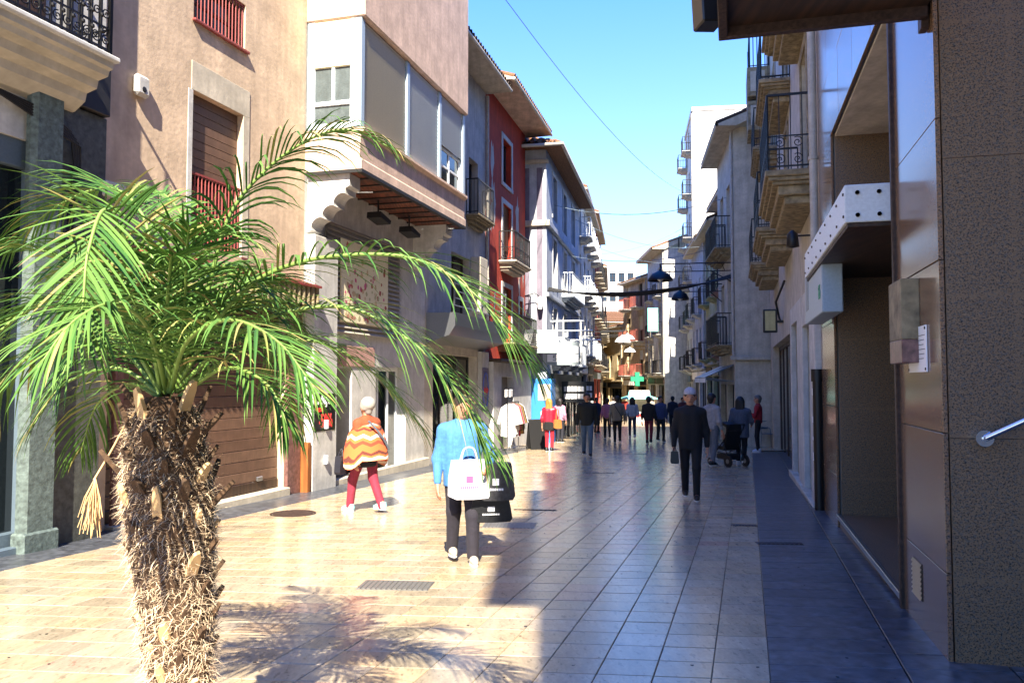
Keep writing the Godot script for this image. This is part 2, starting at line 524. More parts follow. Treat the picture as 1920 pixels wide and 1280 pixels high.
	cover.call(1462, 1019, 0.5, 0.14, "slot_drain", "brown drain strip let into the dark slabs by the drainpipe", M.rust, 10)
	var mh := thing("manhole_cover", "round rusty manhole cover at the edge of the dark paving band", "manhole cover", Transform3D(Basis.IDENTITY, gp(549, 963) + Vector3(0, 0.003, 0)))
	part(mh, "lid", MB.new().lathe([Vector2(0, 0.004), Vector2(0.27, 0.004), Vector2(0.275, 0.0)], 32), M.rust)
	part(mh, "rim", MB.new().lathe([Vector2(0.28, -0.01), Vector2(0.285, 0.005), Vector2(0.315, 0.005), Vector2(0.32, -0.01)], 32), M.rust)

# ---------- pieces of buildings
func shell(b: Node3D, x0: float, x1: float, y0: float, y1: float, depth: float, holes: Array, reveal: float, m: Material, called := "wall", z := 0.0) -> MeshInstance3D:
	var xs := [x0, x1]
	var ys := [y0, y1]
	for o in holes:
		for k in [o[0], o[1]]:
			if k > x0 and k < x1: xs.append(k)
		for k in [o[2], o[3]]:
			if k > y0 and k < y1: ys.append(k)
	xs.sort(); ys.sort()
	var mb := MB.new()
	for i in xs.size() - 1:
		for j in ys.size() - 1:
			if xs[i + 1] - xs[i] < 1e-4 or ys[j + 1] - ys[j] < 1e-4: continue
			var cx: float = (xs[i] + xs[i + 1]) / 2
			var cy: float = (ys[j] + ys[j + 1]) / 2
			var open := false
			for o in holes:
				if cx > o[0] and cx < o[1] and cy > o[2] and cy < o[3]: open = true
			if not open: mb.quad(Vector3(xs[i], ys[j], z), Vector3(xs[i + 1], ys[j], z), Vector3(xs[i + 1], ys[j + 1], z), Vector3(xs[i], ys[j + 1], z))
	for o in holes:
		var a := maxf(o[0], x0); var e := minf(o[1], x1)
		var s := maxf(o[2], y0); var t := minf(o[3], y1)
		var q := z - reveal
		mb.quad(Vector3(a, s, z), Vector3(a, s, q), Vector3(a, t, q), Vector3(a, t, z)); mb.quad(Vector3(e, s, q), Vector3(e, s, z), Vector3(e, t, z), Vector3(e, t, q))
		mb.quad(Vector3(a, t, q), Vector3(e, t, q), Vector3(e, t, z), Vector3(a, t, z)); mb.quad(Vector3(a, s, z), Vector3(e, s, z), Vector3(e, s, q), Vector3(a, s, q))
	mb.quad(Vector3(x1, y0, z), Vector3(x1, y0, z - depth), Vector3(x1, y1, z - depth), Vector3(x1, y1, z))
	mb.quad(Vector3(x0, y0, z - depth), Vector3(x0, y0, z), Vector3(x0, y1, z), Vector3(x0, y1, z - depth))
	mb.quad(Vector3(x1, y0, z - depth), Vector3(x0, y0, z - depth), Vector3(x0, y1, z - depth), Vector3(x1, y1, z - depth))
	mb.quad(Vector3(x0, y1, z), Vector3(x1, y1, z), Vector3(x1, y1, z - depth), Vector3(x0, y1, z - depth))
	return part(b, called, mb, m)
func window(b: Node3D, r: Array, z: float, fm: Material, pm: Material, bars := 1, cross := 0, fw := 0.06, called := "window") -> MeshInstance3D:
	var mb := MB.new()
	var d := 0.05
	mb.box(r[0], r[0] + fw, r[2], r[3], z - d, z, 0.008); mb.box(r[1] - fw, r[1], r[2], r[3], z - d, z, 0.008)
	mb.box(r[0] + fw, r[1] - fw, r[3] - fw, r[3], z - d, z - 0.002, 0.008); mb.box(r[0] + fw, r[1] - fw, r[2], r[2] + fw, z - d, z - 0.002, 0.008)
	for i in bars:
		var x: float = r[0] + (r[1] - r[0]) * (i + 1.0) / (bars + 1)
		mb.box(x - fw * 0.5, x + fw * 0.5, r[2] + fw, r[3] - fw, z - d, z - 0.004, 0.008)
	for i in cross:
		var y: float = r[2] + (r[3] - r[2]) * (i + 1.0) / (cross + 1)
		mb.box(r[0] + fw, r[1] - fw, y - fw * 0.4, y + fw * 0.4, z - d, z - 0.006, 0.006)
	var o := part(b, called, mb, fm)
	part(o, "pane", MB.new().quad(Vector3(r[0] + 0.01, r[2] + 0.01, z - 0.03), Vector3(r[1] - 0.01, r[2] + 0.01, z - 0.03), Vector3(r[1] - 0.01, r[3] - 0.01, z - 0.03), Vector3(r[0] + 0.01, r[3] - 0.01, z - 0.03)), pm)
	return o
func trim(b: Node3D, r: Array, w: float, m: Material, z := 0.0, called := "trim", bottom := false) -> void:
	var mb := MB.new()
	mb.box(r[0] - w, r[0], r[2], r[3] + w, z, z + 0.035, 0.008); mb.box(r[1], r[1] + w, r[2], r[3] + w, z, z + 0.035, 0.008)
	mb.box(r[0], r[1], r[3], r[3] + w, z, z + 0.033, 0.008)
	if bottom: mb.box(r[0] - w, r[1] + w, r[2] - w * 0.8, r[2] - 0.002, z, z + 0.05, 0.008)
	part(b, called, mb, m)
# corrugated blind of thin slats
func blind(b: Node3D, r: Array, z: float, pitch: float, m: Material, called := "roller_blind") -> MeshInstance3D:
	var mb := MB.new()
	var k := int(ceil((r[3] - r[2]) / pitch))
	for i in k:
		var y: float = r[3] - i * pitch
		var y2: float = maxf(y - pitch, r[2])
		mb.quad(Vector3(r[0], y2, z), Vector3(r[1], y2, z), Vector3(r[1], y - pitch * 0.25, z + pitch * 0.34), Vector3(r[0], y - pitch * 0.25, z + pitch * 0.34))
		mb.quad(Vector3(r[0], y - pitch * 0.25, z + pitch * 0.34), Vector3(r[1], y - pitch * 0.25, z + pitch * 0.34), Vector3(r[1], y, z), Vector3(r[0], y, z))
	return part(b, called, mb, m)
# wide slats, each a piece of its own
func slats(b: Node3D, r: Array, z: float, pitch: float, ms: Array, called := "slat", t := 0.018, gap := 0.006) -> void:
	var k := int(round((r[3] - r[2]) / pitch))
	var p: float = (r[3] - r[2]) / k
	var me: ArrayMesh = MB.new().box(r[0], r[1], 0, p - gap, z - t, z, 0.004).mesh()
	for i in k: part(b, called, me, ms[rng.randi() % ms.size()], Vector3(0, r[2] + i * p, rng.randf_range(-0.002, 0.002)))
func rail(mb: MB, path: Array, h: float, gap: float, w := 0.014, mid := 0.0) -> void:
	for i in path.size() - 1:
		var a: Vector3 = path[i]
		var e: Vector3 = path[i + 1]
		var up := Vector3(0, h, 0)
		mb.bar(a + up, e + up, 0.035, 0.03)
		mb.bar(a + Vector3(0, 0.06, 0), e + Vector3(0, 0.06, 0), 0.025, 0.02)
		if mid > 0.0: mb.bar(a + Vector3(0, mid, 0), e + Vector3(0, mid, 0), 0.02, 0.018)
		var k := maxi(1, int(a.distance_to(e) / gap))
		for j in k + 1:
			var p := a.lerp(e, float(j) / k)
			mb.bar(p, p + up, w * (1.8 if j == 0 or j == k else 1.0), w * (1.8 if j == 0 or j == k else 1.0))
func scroll(mb: MB, c: Vector3, s: float, turn: float, ax := Vector3.RIGHT, ay := Vector3.UP) -> void:
	var pts := []
	for i in 22:
		var t := i / 21.0
		var a := turn + t * 9.5
		var rr := s * (1.0 - t * 0.86)
		pts.append(c + ax * cos(a) * rr + ay * sin(a) * rr)
	mb.tube(pts, 0.008, 5, false)
func balcony(b: Node3D, x0: float, x1: float, y: float, dep: float, sm: Material, rm: Material, h := 1.0, gap := 0.11, thick := 0.14, fancy := 0, z := 0.0) -> MeshInstance3D:
	var mb := MB.new()
	# slab with a stepped moulding below, turned round three sides
	var steps := [[0.0, 0.0, thick * 0.45], [0.05, thick * 0.45, thick * 0.75], [0.11, thick * 0.75, thick], [0.2, thick, thick * 1.7], [0.3, thick * 1.7, thick * 2.3]]
	for s in steps:
		if s[0] >= dep - 0.03: break
		mb.box(x0 + s[0] * 0.8, x1 - s[0] * 0.8, y - s[2], y - s[1] - 0.0005, z, z + dep - s[0], 0.012)
	var o := part(b, "balcony", mb, sm)
	var rl := MB.new()
	var i := 0.05
	rail(rl, [Vector3(x0 + i, y, z + 0.01), Vector3(x0 + i, y, z + dep - i), Vector3(x1 - i, y, z + dep - i), Vector3(x1 - i, y, z + 0.01)], h, gap, 0.014, 0.45 * h if fancy == 1 else (h - 0.12 if fancy == 2 else 0.0))
	if fancy == 1:   # scrollwork in the lower half
		for e in [x0 + i, x1 - i]:
			var k := maxi(2, int((dep - 0.1) / 0.22))
			for j in k:
				var zz := z + 0.12 + (dep - 0.22) * (j + 0.5) / k
				for q in [[0.36, 0.09], [0.14, 0.09]]:
					scroll(rl, Vector3(e, y + q[0] * h, zz), q[1], 1.0, Vector3(0, 0, 1))
		var k2 := maxi(2, int((x1 - x0) / 0.24))
		for j in k2:
			var xx := x0 + i + (x1 - x0 - 2 * i) * (j + 0.5) / k2
			for q in [[0.36, 0.09], [0.14, 0.09]]: scroll(rl, Vector3(xx, y + q[0] * h, z + dep - i), q[1], 1.0)
	part(o, "railing", rl, rm)
	return o
# sloping tiled roof edge: eave board, gutter and rows of curved tiles seen from below and from the end
func eave(b: Node3D, x0: float, x1: float, y: float, out: float, back: float, rise: float, tm: Material, um: Material, z := 0.0) -> void:
	var mb := MB.new()
	mb.profile([Vector2(z - back, y + rise), Vector2(z + out, y), Vector2(z + out, y - 0.07), Vector2(z - 0.05, y - 0.09), Vector2(z - back, y + rise - 0.1)], x0, x1)
	var o := part(b, "roof", mb, um)
	var t := MB.new()
	var k := maxi(2, int((x1 - x0) / 0.21))
	var sl := Vector3(0, rise, -(back + out)).normalized()
	for i in k:
		var x := x0 + (x1 - x0) * (i + 0.5) / k
		var a := Vector3(x, y + 0.045, z + out + 0.05)
		var rows := 5
		var ln := sqrt(rise * rise + (back + out) * (back + out)) / rows
		for j in rows:
			var p := a + sl * (ln * j) + Vector3(0, 0.012, 0) * (j % 2)
			t.tube([p, p + sl * (ln * 1.04)], [0.085, 0.07], 7, false)
	part(o, "roof_tile", t, tm)
	var gt := MB.new()
	gt.tube([Vector3(x0, y - 0.045, z + out + 0.04), Vector3(x1, y - 0.045, z + out + 0.04)], 0.05, 7)
	part(o, "gutter", gt, M.gutter)
func drainpipe(b: Node3D, x: float, y0: float, y1: float, m: Material, z := 0.06, rad := 0.05) -> void:
	var mb := MB.new()
	mb.tube([Vector3(x, y0, z), Vector3(x, y1, z)], rad, 10)
	for y in [lerpf(y0, y1, 0.2), lerpf(y0, y1, 0.5), lerpf(y0, y1, 0.8)]:
		mb.tube([Vector3(x, y, z), Vector3(x, y + 0.05, z)], rad + 0.012, 10)
	part(b, "drainpipe", mb, m)
# a plain upright front with rows of windows and balconies, for the houses farther down the street
func house(called: String, label: String, f: Transform3D, w: float, top: float, wm: Material, spec: Dictionary) -> Node3D:
	var b := thing(called, label, "building", f, spec.get("group", ""))
	var depth: float = spec.get("depth", 7.0)
	var base: float = gy(Vector2(f.origin.x, f.origin.z).length()) - 0.6
	var shop: float = spec.get("shop", 3.4) + gy(-f.origin.z)
	var fl_h: float = spec.get("floor", 3.0)
	var cols: int = spec.get("cols", 3)
	var holes := []
	var wins := []
	var y := shop + 0.35
	while y + fl_h * 0.75 < top:
		for i in cols:
			var cx := w * (i + 0.5) / cols
			var ww: float = spec.get("win_w", 0.95) / 2
			var tall: bool = (spec.get("bal", 1) > 0) and (i % int(spec.get("bal_every", 1)) == 0)
			var r := [cx - ww, cx + ww, y + (0.06 if tall else 0.8), y + minf(2.25, top - y - 0.35)]
			holes.append(r); wins.append([r, tall])
		y += fl_h
	var shops := []
	var sc: int = spec.get("shop_cols", 2)
	for i in sc:
		var r := [w * i / sc + 0.3, w * (i + 1) / sc - 0.3, base, shop - 0.55]
		holes.append(r); shops.append(r)
	shell(b, 0, w, base, top, depth, holes, 0.22, wm)
	var fm: Material = spec.get("frame", M.darkwood)
	for q in wins:
		var r: Array = q[0]
		if spec.get("trim", null) != null: trim(b, r, 0.13, spec.trim)
		if spec.get("blinds", 0.35) > rng.randf():
			var cut := lerpf(r[2], r[3], rng.randf_range(0.2, 0.8))
			blind(b, [r[0], r[1], cut, r[3]], -0.1, 0.05, [M.blind, M.blindgrey, M.blindcream][rng.randi() % 3])
		window(b, r, -0.15, fm, M.glass, 1, 1)
		if q[1]: balcony(b, r[0] - 0.32, r[1] + 0.32, r[2] - 0.04, spec.get("bal_dep", 0.5), spec.get("slab", wm), spec.get("rail", M.iron), 0.98, 0.12, 0.1, spec.get("fancy", 0))
	for r in shops:
		window(b, r, -0.18, spec.get("shop_frame", M.black), M.glass, 2, 0, 0.09, "shop_window")
		var sg := MB.new()
		sg.box(r[0] - 0.05, r[1] + 0.05, r[3] + 0.05, r[3] + 0.5, 0.0, 0.07, 0.01)
		part(b, "shop_sign", sg, spec.get("sign", [M.signblack, M.greyframe, M.darkwood, M.signwhite][rng.randi() % 4]))
	if spec.get("cornice", true):
		part(b, "cornice", MB.new().box(-0.02, w + 0.02, shop + 0.05, shop + 0.2, 0.0, 0.12, 0.02), spec.get("trim", wm))
	if spec.get("eave", 0.5) > 0.0: eave(b, -0.15, w + 0.15, top, spec.get("eave", 0.5), depth * 0.5, spec.get("rise", 1.6), spec.get("tiles", M.tile_roof), spec.get("under", M.cream))
	else: part(b, "parapet", MB.new().box(-0.06, w + 0.06, top, top + 0.3, -depth, 0.08, 0.03), wm)
	if spec.get("pipe", true): drainpipe(b, w - 0.12, shop, top - 0.1, M.pipe)
	return b

# ---------- left side of the street
func left_side() -> void:
	var f1 := front(-3.675, 14.36, 17.0)            # the orange house; x = 0 where the bay-window house begins
	corner_shop(front(-4.97 + 0.19, 10.12 - 0.06, 17.0))
	orange_house(f1)
	bay_house(front(-3.675, 14.36, 15.6))
	grey_house(front(-2.13, 19.9, 14.5))
	red_house(front(-0.81, 25.0, 13.8))
	striped_house(front(1.28, 30.3, 11.3))

func corner_shop(f: Transform3D) -> void:
	var b := thing("corner_shop", "white house with black shopfront and ornate iron balcony over it", "building", f)
	var door := rect(f, -220, 175, 60, 1008)
	door[2] = -0.7
	shell(b, -7, -0.4, -0.9, 12, 6, [door], 0.3, M.white)
	var fa := rect(f, -220, 100, 122, 205, 0.1)
	var ytop: float = fl(f, 100, 175, 0.1).y
	var ysign: float = fl(f, 60, 112, 0.1).y
	# black fascia over the shop and the pilasters under it
	part(b, "fascia", MB.new().box(-7, -0.42, ytop - 0.02, ysign + 0.3, 0.0, 0.12, 0.01), M.black)
	var p := rect(f, 62, 300, 104, 1020, 0.16)
	var pil := part(b, "pilaster", MB.new().box(p[0], p[1], -0.9, ytop - 0.02, 0.0, 0.16, 0.05), M.bluestone)
	part(pil, "plinth", MB.new().box(p[0] - 0.02, p[1] + 0.02, -0.9, 0.02, 0.0, 0.19, 0.02), M.bluestone)
	var s := rect(f, 114, 300, 182, 1004, 0.06)
	part(b, "stone_panel", MB.new().box(s[0], s[1], -0.9, ytop - 0.03, 0.0, 0.06, 0.012), M.greystone)
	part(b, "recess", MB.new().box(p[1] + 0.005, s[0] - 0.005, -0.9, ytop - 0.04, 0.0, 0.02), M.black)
	# glazed door with grey frame
	var fr := part(b, "shop_door", MB.new().box(door[1] - 0.16, door[1], -0.7, door[3], -0.2, -0.02, 0.01).box(door[0], door[1] - 0.16, -0.7, 0.02, -0.2, -0.03, 0.01).box(door[0], door[1] - 0.16, door[3] - 0.3, door[3], -0.2, -0.04, 0.01), M.greyframe)
	part(fr, "pane", MB.new().quad(Vector3(door[0], 0.02, -0.12), Vector3(door[1] - 0.16, 0.02, -0.12), Vector3(door[1] - 0.16, door[3] - 0.3, -0.12), Vector3(door[0], door[3] - 0.3, -0.12)), M.glass)
	part(b, "step", MB.new().box(-7, door[1] + 0.05, -0.9, gy(9.3) + 0.09, 0.0, 0.1, 0.01), M.greyframe)
	# balcony slab: stacked mouldings
	var c := fl(f, 212, 118, 0.62)
	var y: float = c.y
	var x1: float = minf(c.x, 0.25)
	var sl := MB.new()
	sl.profile([Vector2(0, y), Vector2(0.62, y), Vector2(0.62, y - 0.07), Vector2(0.57, y - 0.09), Vector2(0.55, y - 0.15), Vector2(0.42, y - 0.18), Vector2(0.40, y - 0.27), Vector2(0.26, y - 0.31), Vector2(0.24, y - 0.40), Vector2(0.10, y - 0.5), Vector2(0.0, y - 0.52)], -7, x1)
	var bal := part(b, "balcony", sl, M.cream)
	part(bal, "edge_slab", MB.new().box(-7, x1 + 0.05, y, y + 0.06, 0.0, 0.68, 0.015), M.white)
	var rl := MB.new()
	var yy := y + 0.06
	rail(rl, [Vector3(-6.9, yy, 0.6), Vector3(x1 - 0.04, yy, 0.6), Vector3(x1 - 0.04, yy, 0.02)], 1.05, 0.13, 0.022, 0.3)
	var xx := x1 - 0.1
	while xx > -4.0:   # cast ornaments between the bars
		for q in [0.16, 0.45, 0.72]: scroll(rl, Vector3(xx, yy + q, 0.6), 0.06, rng.randf() * 6.0)
		for q in [0.22, 0.4, 0.62, 0.85]: rl.box(xx - 0.09, xx - 0.04, yy + q, yy + q + 0.045, 0.575, 0.625, 0.012)
		xx -= 0.13
	for k in 4: scroll(rl, Vector3(x1 - 0.04, yy + 0.3, 0.1 + k * 0.14), 0.06, k * 1.3, Vector3(0, 0, 1))
	part(bal, "railing", rl, M.iron)
	var dr := [-2.6, -1.3, y + 0.06, y + 2.4]
	part(b, "balcony_door", MB.new().box(dr[0], dr[1], dr[2], dr[3], 0.0, 0.05, 0.01), M.darkwood)
	# cables gathered under the balcony and a white junction box
	var cb := MB.new()
	var xa: float = x1 - 0.45
	for k in 5:
		var dx := 0.035 * k
		cb.tube([Vector3(xa - 0.7, y - 0.55, 0.08), Vector3(xa, y - 0.62 - dx, 0.12), Vector3(xa + 0.38 + dx, y - 0.75 - dx, 0.12), Vector3(xa + 0.46 + dx * 0.6, y - 1.1, 0.1), Vector3(xa + 0.42 + dx * 0.5, y - 1.9, 0.05)], 0.014, 6)
	var cab := single("cable_bundle", cb, M.cable, "loose black cables hanging below the ornate balcony beside the orange wall", "cable")
	cab.transform = f
	var jb := thing("junction_box", "small white junction box at the foot of the black cables", "box", f)
	var jr := rect(f, 184, 338, 222, 378, 0.0)
	part(jb, "case", MB.new().box(jr[0], jr[1], jr[2], jr[3], 0.0, 0.12, 0.015), M.white)
	part(jb, "cable_entry", MB.new().tube([Vector3((jr[0] + jr[1]) / 2, jr[2] - 0.05, 0.06), Vector3((jr[0] + jr[1]) / 2, jr[2] + 0.02, 0.06)], 0.03, 8), M.cable)

func orange_house(f: Transform3D) -> void:
	var b := thing("orange_house", "orange plastered house with red barred windows and a brown shop shutter", "building", f)
	var w1 := rect(f, 364, -60, 459, 96)
	var w2 := rect(f, 361, 168, 451, 482)
	w2[3] = fl(f, 361, 168).y
	var shop := rect(f, 205, 560, 531, 922)
	shop[2] = -0.9; shop[3] = fl(f, 400, 545).y
	shell(b, -5.1, 0, -0.9, 13, 5.9, [w1, w2, shop], 0.24, M.orange)
	# upper window: bars on a thin red sill
	window(b, [w1[0], w1[1], w1[2], w1[3]], -0.16, M.darkwood, M.glass, 1, 1)
	var s := MB.new()
	s.box(w1[0] - 0.03, w1[1] + 0.06, w1[2] - 0.04, w1[2], 0.0, 0.06, 0.008)
	part(b, "sill", s, M.redrail)
	for q in [[w1, w1[2], w1[3]], [w2, w2[2], w2[2] + (w2[3] - w2[2]) * 0.48]]:
		var g := MB.new()
		var r: Array = q[0]
		for i in 15:
			var x: float = lerpf(r[0] + 0.04, r[1] - 0.04, i / 14.0)
			g.tube([Vector3(x, q[1], -0.035), Vector3(x, q[2], -0.035)], 0.011, 6)
		g.box(r[0], r[1], q[2] - 0.03, q[2], -0.05, -0.02)
		part(b, "window_bars", g, M.redrail)
	# lower window: stone lintel and jambs, wide brown slats half way down
	part(b, "lintel", MB.new().box(w2[0] - 0.04, w2[1] + 0.16, w2[3], w2[3] + 0.42, 0.0, 0.012, 0.004), M.cream)
	part(b, "jamb", MB.new().box(w2[1], w2[1] + 0.16, w2[2], w2[3] - 0.002, 0.0, 0.012, 0.004), M.cream)
	part(b, "jamb", MB.new().box(w2[0] - 0.1, w2[0], w2[2], w2[3] - 0.002, 0.0, 0.012, 0.004), M.white)
	var half: float = w2[2] + (w2[3] - w2[2]) * 0.47
	slats(b, [w2[0], w2[1], half, w2[3]], -0.1, 0.135, M.brownslat)
	window(b, [w2[0], w2[1], w2[2], half], -0.17, M.darkwood, M.glass, 1, 0)
	# tiled canopy with a striped fringe above the shop
	var cy: float = fl(f, 400, 497, 0.35).y
	var cx0: float = fl(f, 262, 470, 0.35).x
	var can := part(b, "canopy", MB.new().profile([Vector2(0, cy + 0.14), Vector2(0.4, cy + 0.02), Vector2(0.4, cy - 0.02), Vector2(0, cy - 0.02)], cx0, -0.05), M.redrail)
	var fr := MB.new()
	var x := cx0 + 0.05
	while x < -0.1:
		fr.tube([Vector3(x, cy - 0.02, 0.33), Vector3(x, cy - 0.34, 0.33)], 0.045, 8)
		x += 0.15
	part(can, "fringe", fr, M.cream2)
	part(can, "backing", MB.new().box(cx0 + 0.02, -0.08, cy - 0.36, cy - 0.021, 0.0, 0.26), M.black)
	# shop: shutter of wide brown slats between reddish marble piers, stone sill
	slats(b, [shop[0] + 0.05, shop[1] - 0.02, 0.0, shop[3]], -0.12, 0.17, M.brownslat, "shutter_slat", 0.02, 0.008)
	part(b, "shutter_rail", MB.new().box(shop[0] + 0.05, shop[1] - 0.02, -0.3, -0.005, -0.16, -0.1, 0.01), M.darkwood)
	for q in [[shop[1], 0.0], [-4.4, -4.12]]:
		part(b, "pier", MB.new().box(q[0], q[1] - 0.14, -0.9, shop[3] + 0.05, 0.0, 0.07, 0.01), M.redmarble)
	part(b, "sill_stone", MB.new().box(shop[0] + 0.03, shop[1] + 0.02, -0.9, fl(f, 480, 927, 0.1).y, -0.1, 0.12, 0.012), M.cream)
	part(b, "corner_post", MB.new().box(-0.135, -0.005, -0.9, fl(f, 560, 830, 0.1).y, 0.0, 0.2, 0.015), M.orangewood)
	part(b, "shutter_lock", MB.new().box(-1.2, -1.05, 0.0, 0.07, -0.1, -0.06, 0.01), M.steel)
	# alarm box high on the wall
	var al := thing("alarm_box", "white rounded alarm box high on the orange wall", "alarm", f)
	var ar := rect(f, 246, 136, 271, 188, 0.0)
	part(al, "case", MB.new().box(ar[0], ar[1], ar[2], ar[3], 0.0, 0.1, 0.04), M.white)
	part(al, "speaker", MB.new().lathe([Vector2(0, 0.0), Vector2(0.035, 0.0), Vector2(0.04, -0.008)], 12, Vector3.ZERO), M.black, Vector3((ar[0] + ar[1]) / 2, ar[2] + 0.09, 0.107)).rotation.x = PI / 2

func bay_house(f: Transform3D) -> void:
	var b := thing("bay_window_house", "white fronted house with projecting peach bay window with roller blinds", "building", f)
	var W := 5.75
	var P := 1.1
	var by := 5.30
	var entry := [0.95, 1.9, -0.9, fl(f, 660, 690).y]
	var door2 := [3.0, 4.6, -0.9, fl(f, 760, 690).y]
	shell(b, 0, W, -0.9, 13, 6, [entry, door2], 0.35, M.white)
	part(b, "back_wall", MB.new().box(0.3, W - 0.2, -0.9, 4.0, -1.6, -1.55), M.interior)
	part(b, "counter", MB.new().box(1.0, 1.8, -0.6, 0.6, -1.2, -0.7, 0.02), M.cream2)
	# the bay
	var bay := Node3D.new()
	bay.name = "bay_window"
	b.add_child(bay)
	var body := MB.new()
	body.profile([Vector2(0, by), Vector2(P, by), Vector2(P, by + 0.16), Vector2(P - 0.04, by + 0.2), Vector2(P - 0.02, by + 0.62), Vector2(P + 0.05, by + 0.68), Vector2(P + 0.05, by + 0.73), Vector2(0, by + 0.73)], 0.0, 5.6)
	body.box(-0.02, 5.62, by + 2.7, by + 7.5, 0.0, P + 0.05, 0.02)
	body.box(0.12, 5.5, by + 0.72, by + 2.72, 0.02, P - 0.3)
	part(bay, "parapet", body, M.peach)
	var y0 := by + 0.74
	var y1 := by + 2.69
	for x in [0.0, 2.05, 3.85, 5.45]: part(bay, "post", MB.new().box(x, x + 0.14, y0, y1, P - 0.16, P - 0.02, 0.01), M.blueframe)
	part(bay, "post", MB.new().box(0.0, 0.14, y0, y1, 0.02, 0.1, 0.01), M.blueframe)
	blind(bay, [0.15, 2.04, y0, y1], P - 0.08, 0.07, M.blind)
	blind(bay, [2.2, 3.84, y0, y1], P - 0.08, 0.078, M.blindgrey)
	blind(bay, [4.0, 5.44, y0 + 0.85, y1], P - 0.08, 0.078, M.blindgrey)
	window(bay, [4.0, 5.44, y0, y0 + 0.84], P - 0.1, M.frame, M.glass, 1, 1)
	# the end that looks up the street: blind above, frosted lights below
	var keep := Node3D.new()
	keep.name = "end_light"
	bay.add_child(keep)
	keep.transform = Transform3D(Basis(Vector3(0, 0, 1), Vector3.UP, Vector3(-1, 0, 0)), Vector3(0.0, 0, 0))
	var e := MB.new()
	e.box(0.1, P - 0.16, y0, y0 + 0.1, -0.06, 0.0, 0.008).box(0.1, P - 0.16, y0 + 0.42, y0 + 0.5, -0.06, 0.0, 0.008).box(0.1, 0.17, y0, y1, -0.06, -0.002, 0.008).box(P - 0.24, P - 0.16, y0, y1, -0.06, -0.002, 0.008).box(0.5, 0.56, y0 + 0.5, y0 + 1.1, -0.06, -0.003, 0.008)
	part(keep, "frame", e, M.frame)
	part(keep, "pane", MB.new().box(0.12, P - 0.18, y0 + 0.05, y0 + 1.15, -0.05, -0.035), M.frost)
	blind(keep, [0.12, P - 0.18, y0 + 1.1, y1], -0.02, 0.09, M.blindcream)
	# planks under the bay between dark battens
	var pl: ArrayMesh = MB.new().box(0, 0.5, 0, 0.03, 0.06, P - 0.1, 0.006).mesh()
	for i in 11: part(bay, "plank", pl, M.plank[i % 3], Vector3(0.04 + i * 0.503, by - 0.035, 0))
	var bt := MB.new()
	for i in 12: bt.box(0.02 + i * 0.503 - 0.02, 0.02 + i * 0.503 + 0.012, by - 0.06, by - 0.001, 0.03, P - 0.09)
	bt.box(0.0, 5.6, by - 0.06, by - 0.002, P - 0.09, P + 0.01)
	part(bay, "batten", bt, M.black)
	# scrolled white brackets
	for x in [0.1, 5.0]:
		var br := [Vector2(0, by - 0.04), Vector2(0.82, by - 0.04), Vector2(0.82, by - 0.26), Vector2(0.74, by - 0.30)]
		for k in 42:
			var t := k / 41.0
			br.append(Vector2(0.74 - t * 0.66 + 0.05 * sin(t * 19.0), by - 0.34 - t * 0.62 - 0.05 * cos(t * 19.0)))
		br.append(Vector2(0, by - 1.05))
		part(b, "bracket", MB.new().profile(br, x, x + 0.42), M.white)
	# lamp arms on the soffit
	for q in [[1.3, 0.7], [5.2, 0.95]]:
		var lm := MB.new()
		lm.tube([Vector3(q[0] - 0.2, by - 0.12, 0.2), Vector3(q[0], by - 0.1, q[1])], 0.02, 6)
		part(b, "lamp_arm", lm, M.steel)
	for q in [2.0, 3.6]:
		var sp := MB.new()
		sp.prism([Vector2(q, by - 0.32), Vector2(q + 0.5, by - 0.42), Vector2(q + 0.46, by - 0.5), Vector2(q - 0.02, by - 0.44)], 0.25, 0.55)
		sp.tube([Vector3(q + 0.2, by - 0.05, 0.4), Vector3(q + 0.2, by - 0.36, 0.4)], 0.02, 6)
		part(b, "floodlight", sp, M.black)
	# louvred panel with a flowered print
	var lv := rect(f, 624, 380, 772, 560)
	lv = [0.75, 4.15, 2.55, 4.55]
	var lo := MB.new()
	var ly: float = lv[2]
	while ly < lv[3]:
		lo.quad(Vector3(lv[0], ly, 0.07), Vector3(lv[1], ly, 0.07), Vector3(lv[1], ly + 0.05, 0.03), Vector3(lv[0], ly + 0.05, 0.03))
		lo.quad(Vector3(lv[0], ly - 0.012, 0.07), Vector3(lv[1], ly - 0.012, 0.07), Vector3(lv[1], ly, 0.07), Vector3(lv[0], ly, 0.07))
		ly += 0.095
	part(b, "louvre_panel", lo, M.cream).set_meta("kind", "stuff")
	part(b, "louvre_back", MB.new().box(lv[0], lv[1], lv[2], lv[3], 0.0, 0.028), M.interior)
	var po := part(b, "flower_print", MB.new().box(1.25, 3.4, 2.75, 4.35, 0.05, 0.085, 0.006), M.blindcream)
	var fm := [M.pinkprint, M.salmon, M.lime, M.ochre]
	for k in 4:
		var bl := MB.new()
		for i in 34:
			var cx := rng.randf_range(1.4, 3.3)
			var cy := clampf(3.3 + rng.randfn() * 0.42, 2.85, 4.25)
			var pr := rng.randf_range(0.02, 0.07)
			var poly := []
			for j in 9: poly.append(Vector2(cx + pr * cos(TAU * j / 9) * rng.randf_range(0.6, 1.1), cy + pr * sin(TAU * j / 9) * rng.randf_range(0.6, 1.2)))
			bl.prism(poly, 0.0855, 0.087 + 0.0004 * k)
		part(po, "petals", bl, fm[k]).set_meta("kind", "stuff")
	# second print lower down and white shop column with a sale poster
	part(b, "lower_print", MB.new().box(1.3, 2.9, 1.9, 2.3, 0.0, 0.02, 0.004), M.pinkwall)
	var col := part(b, "display_column", MB.new().box(0.03, 0.9, -0.9, 4.2, 0.0, 0.2, 0.012), M.white)
	var py := fl(f, 600, 808, 0.2).y
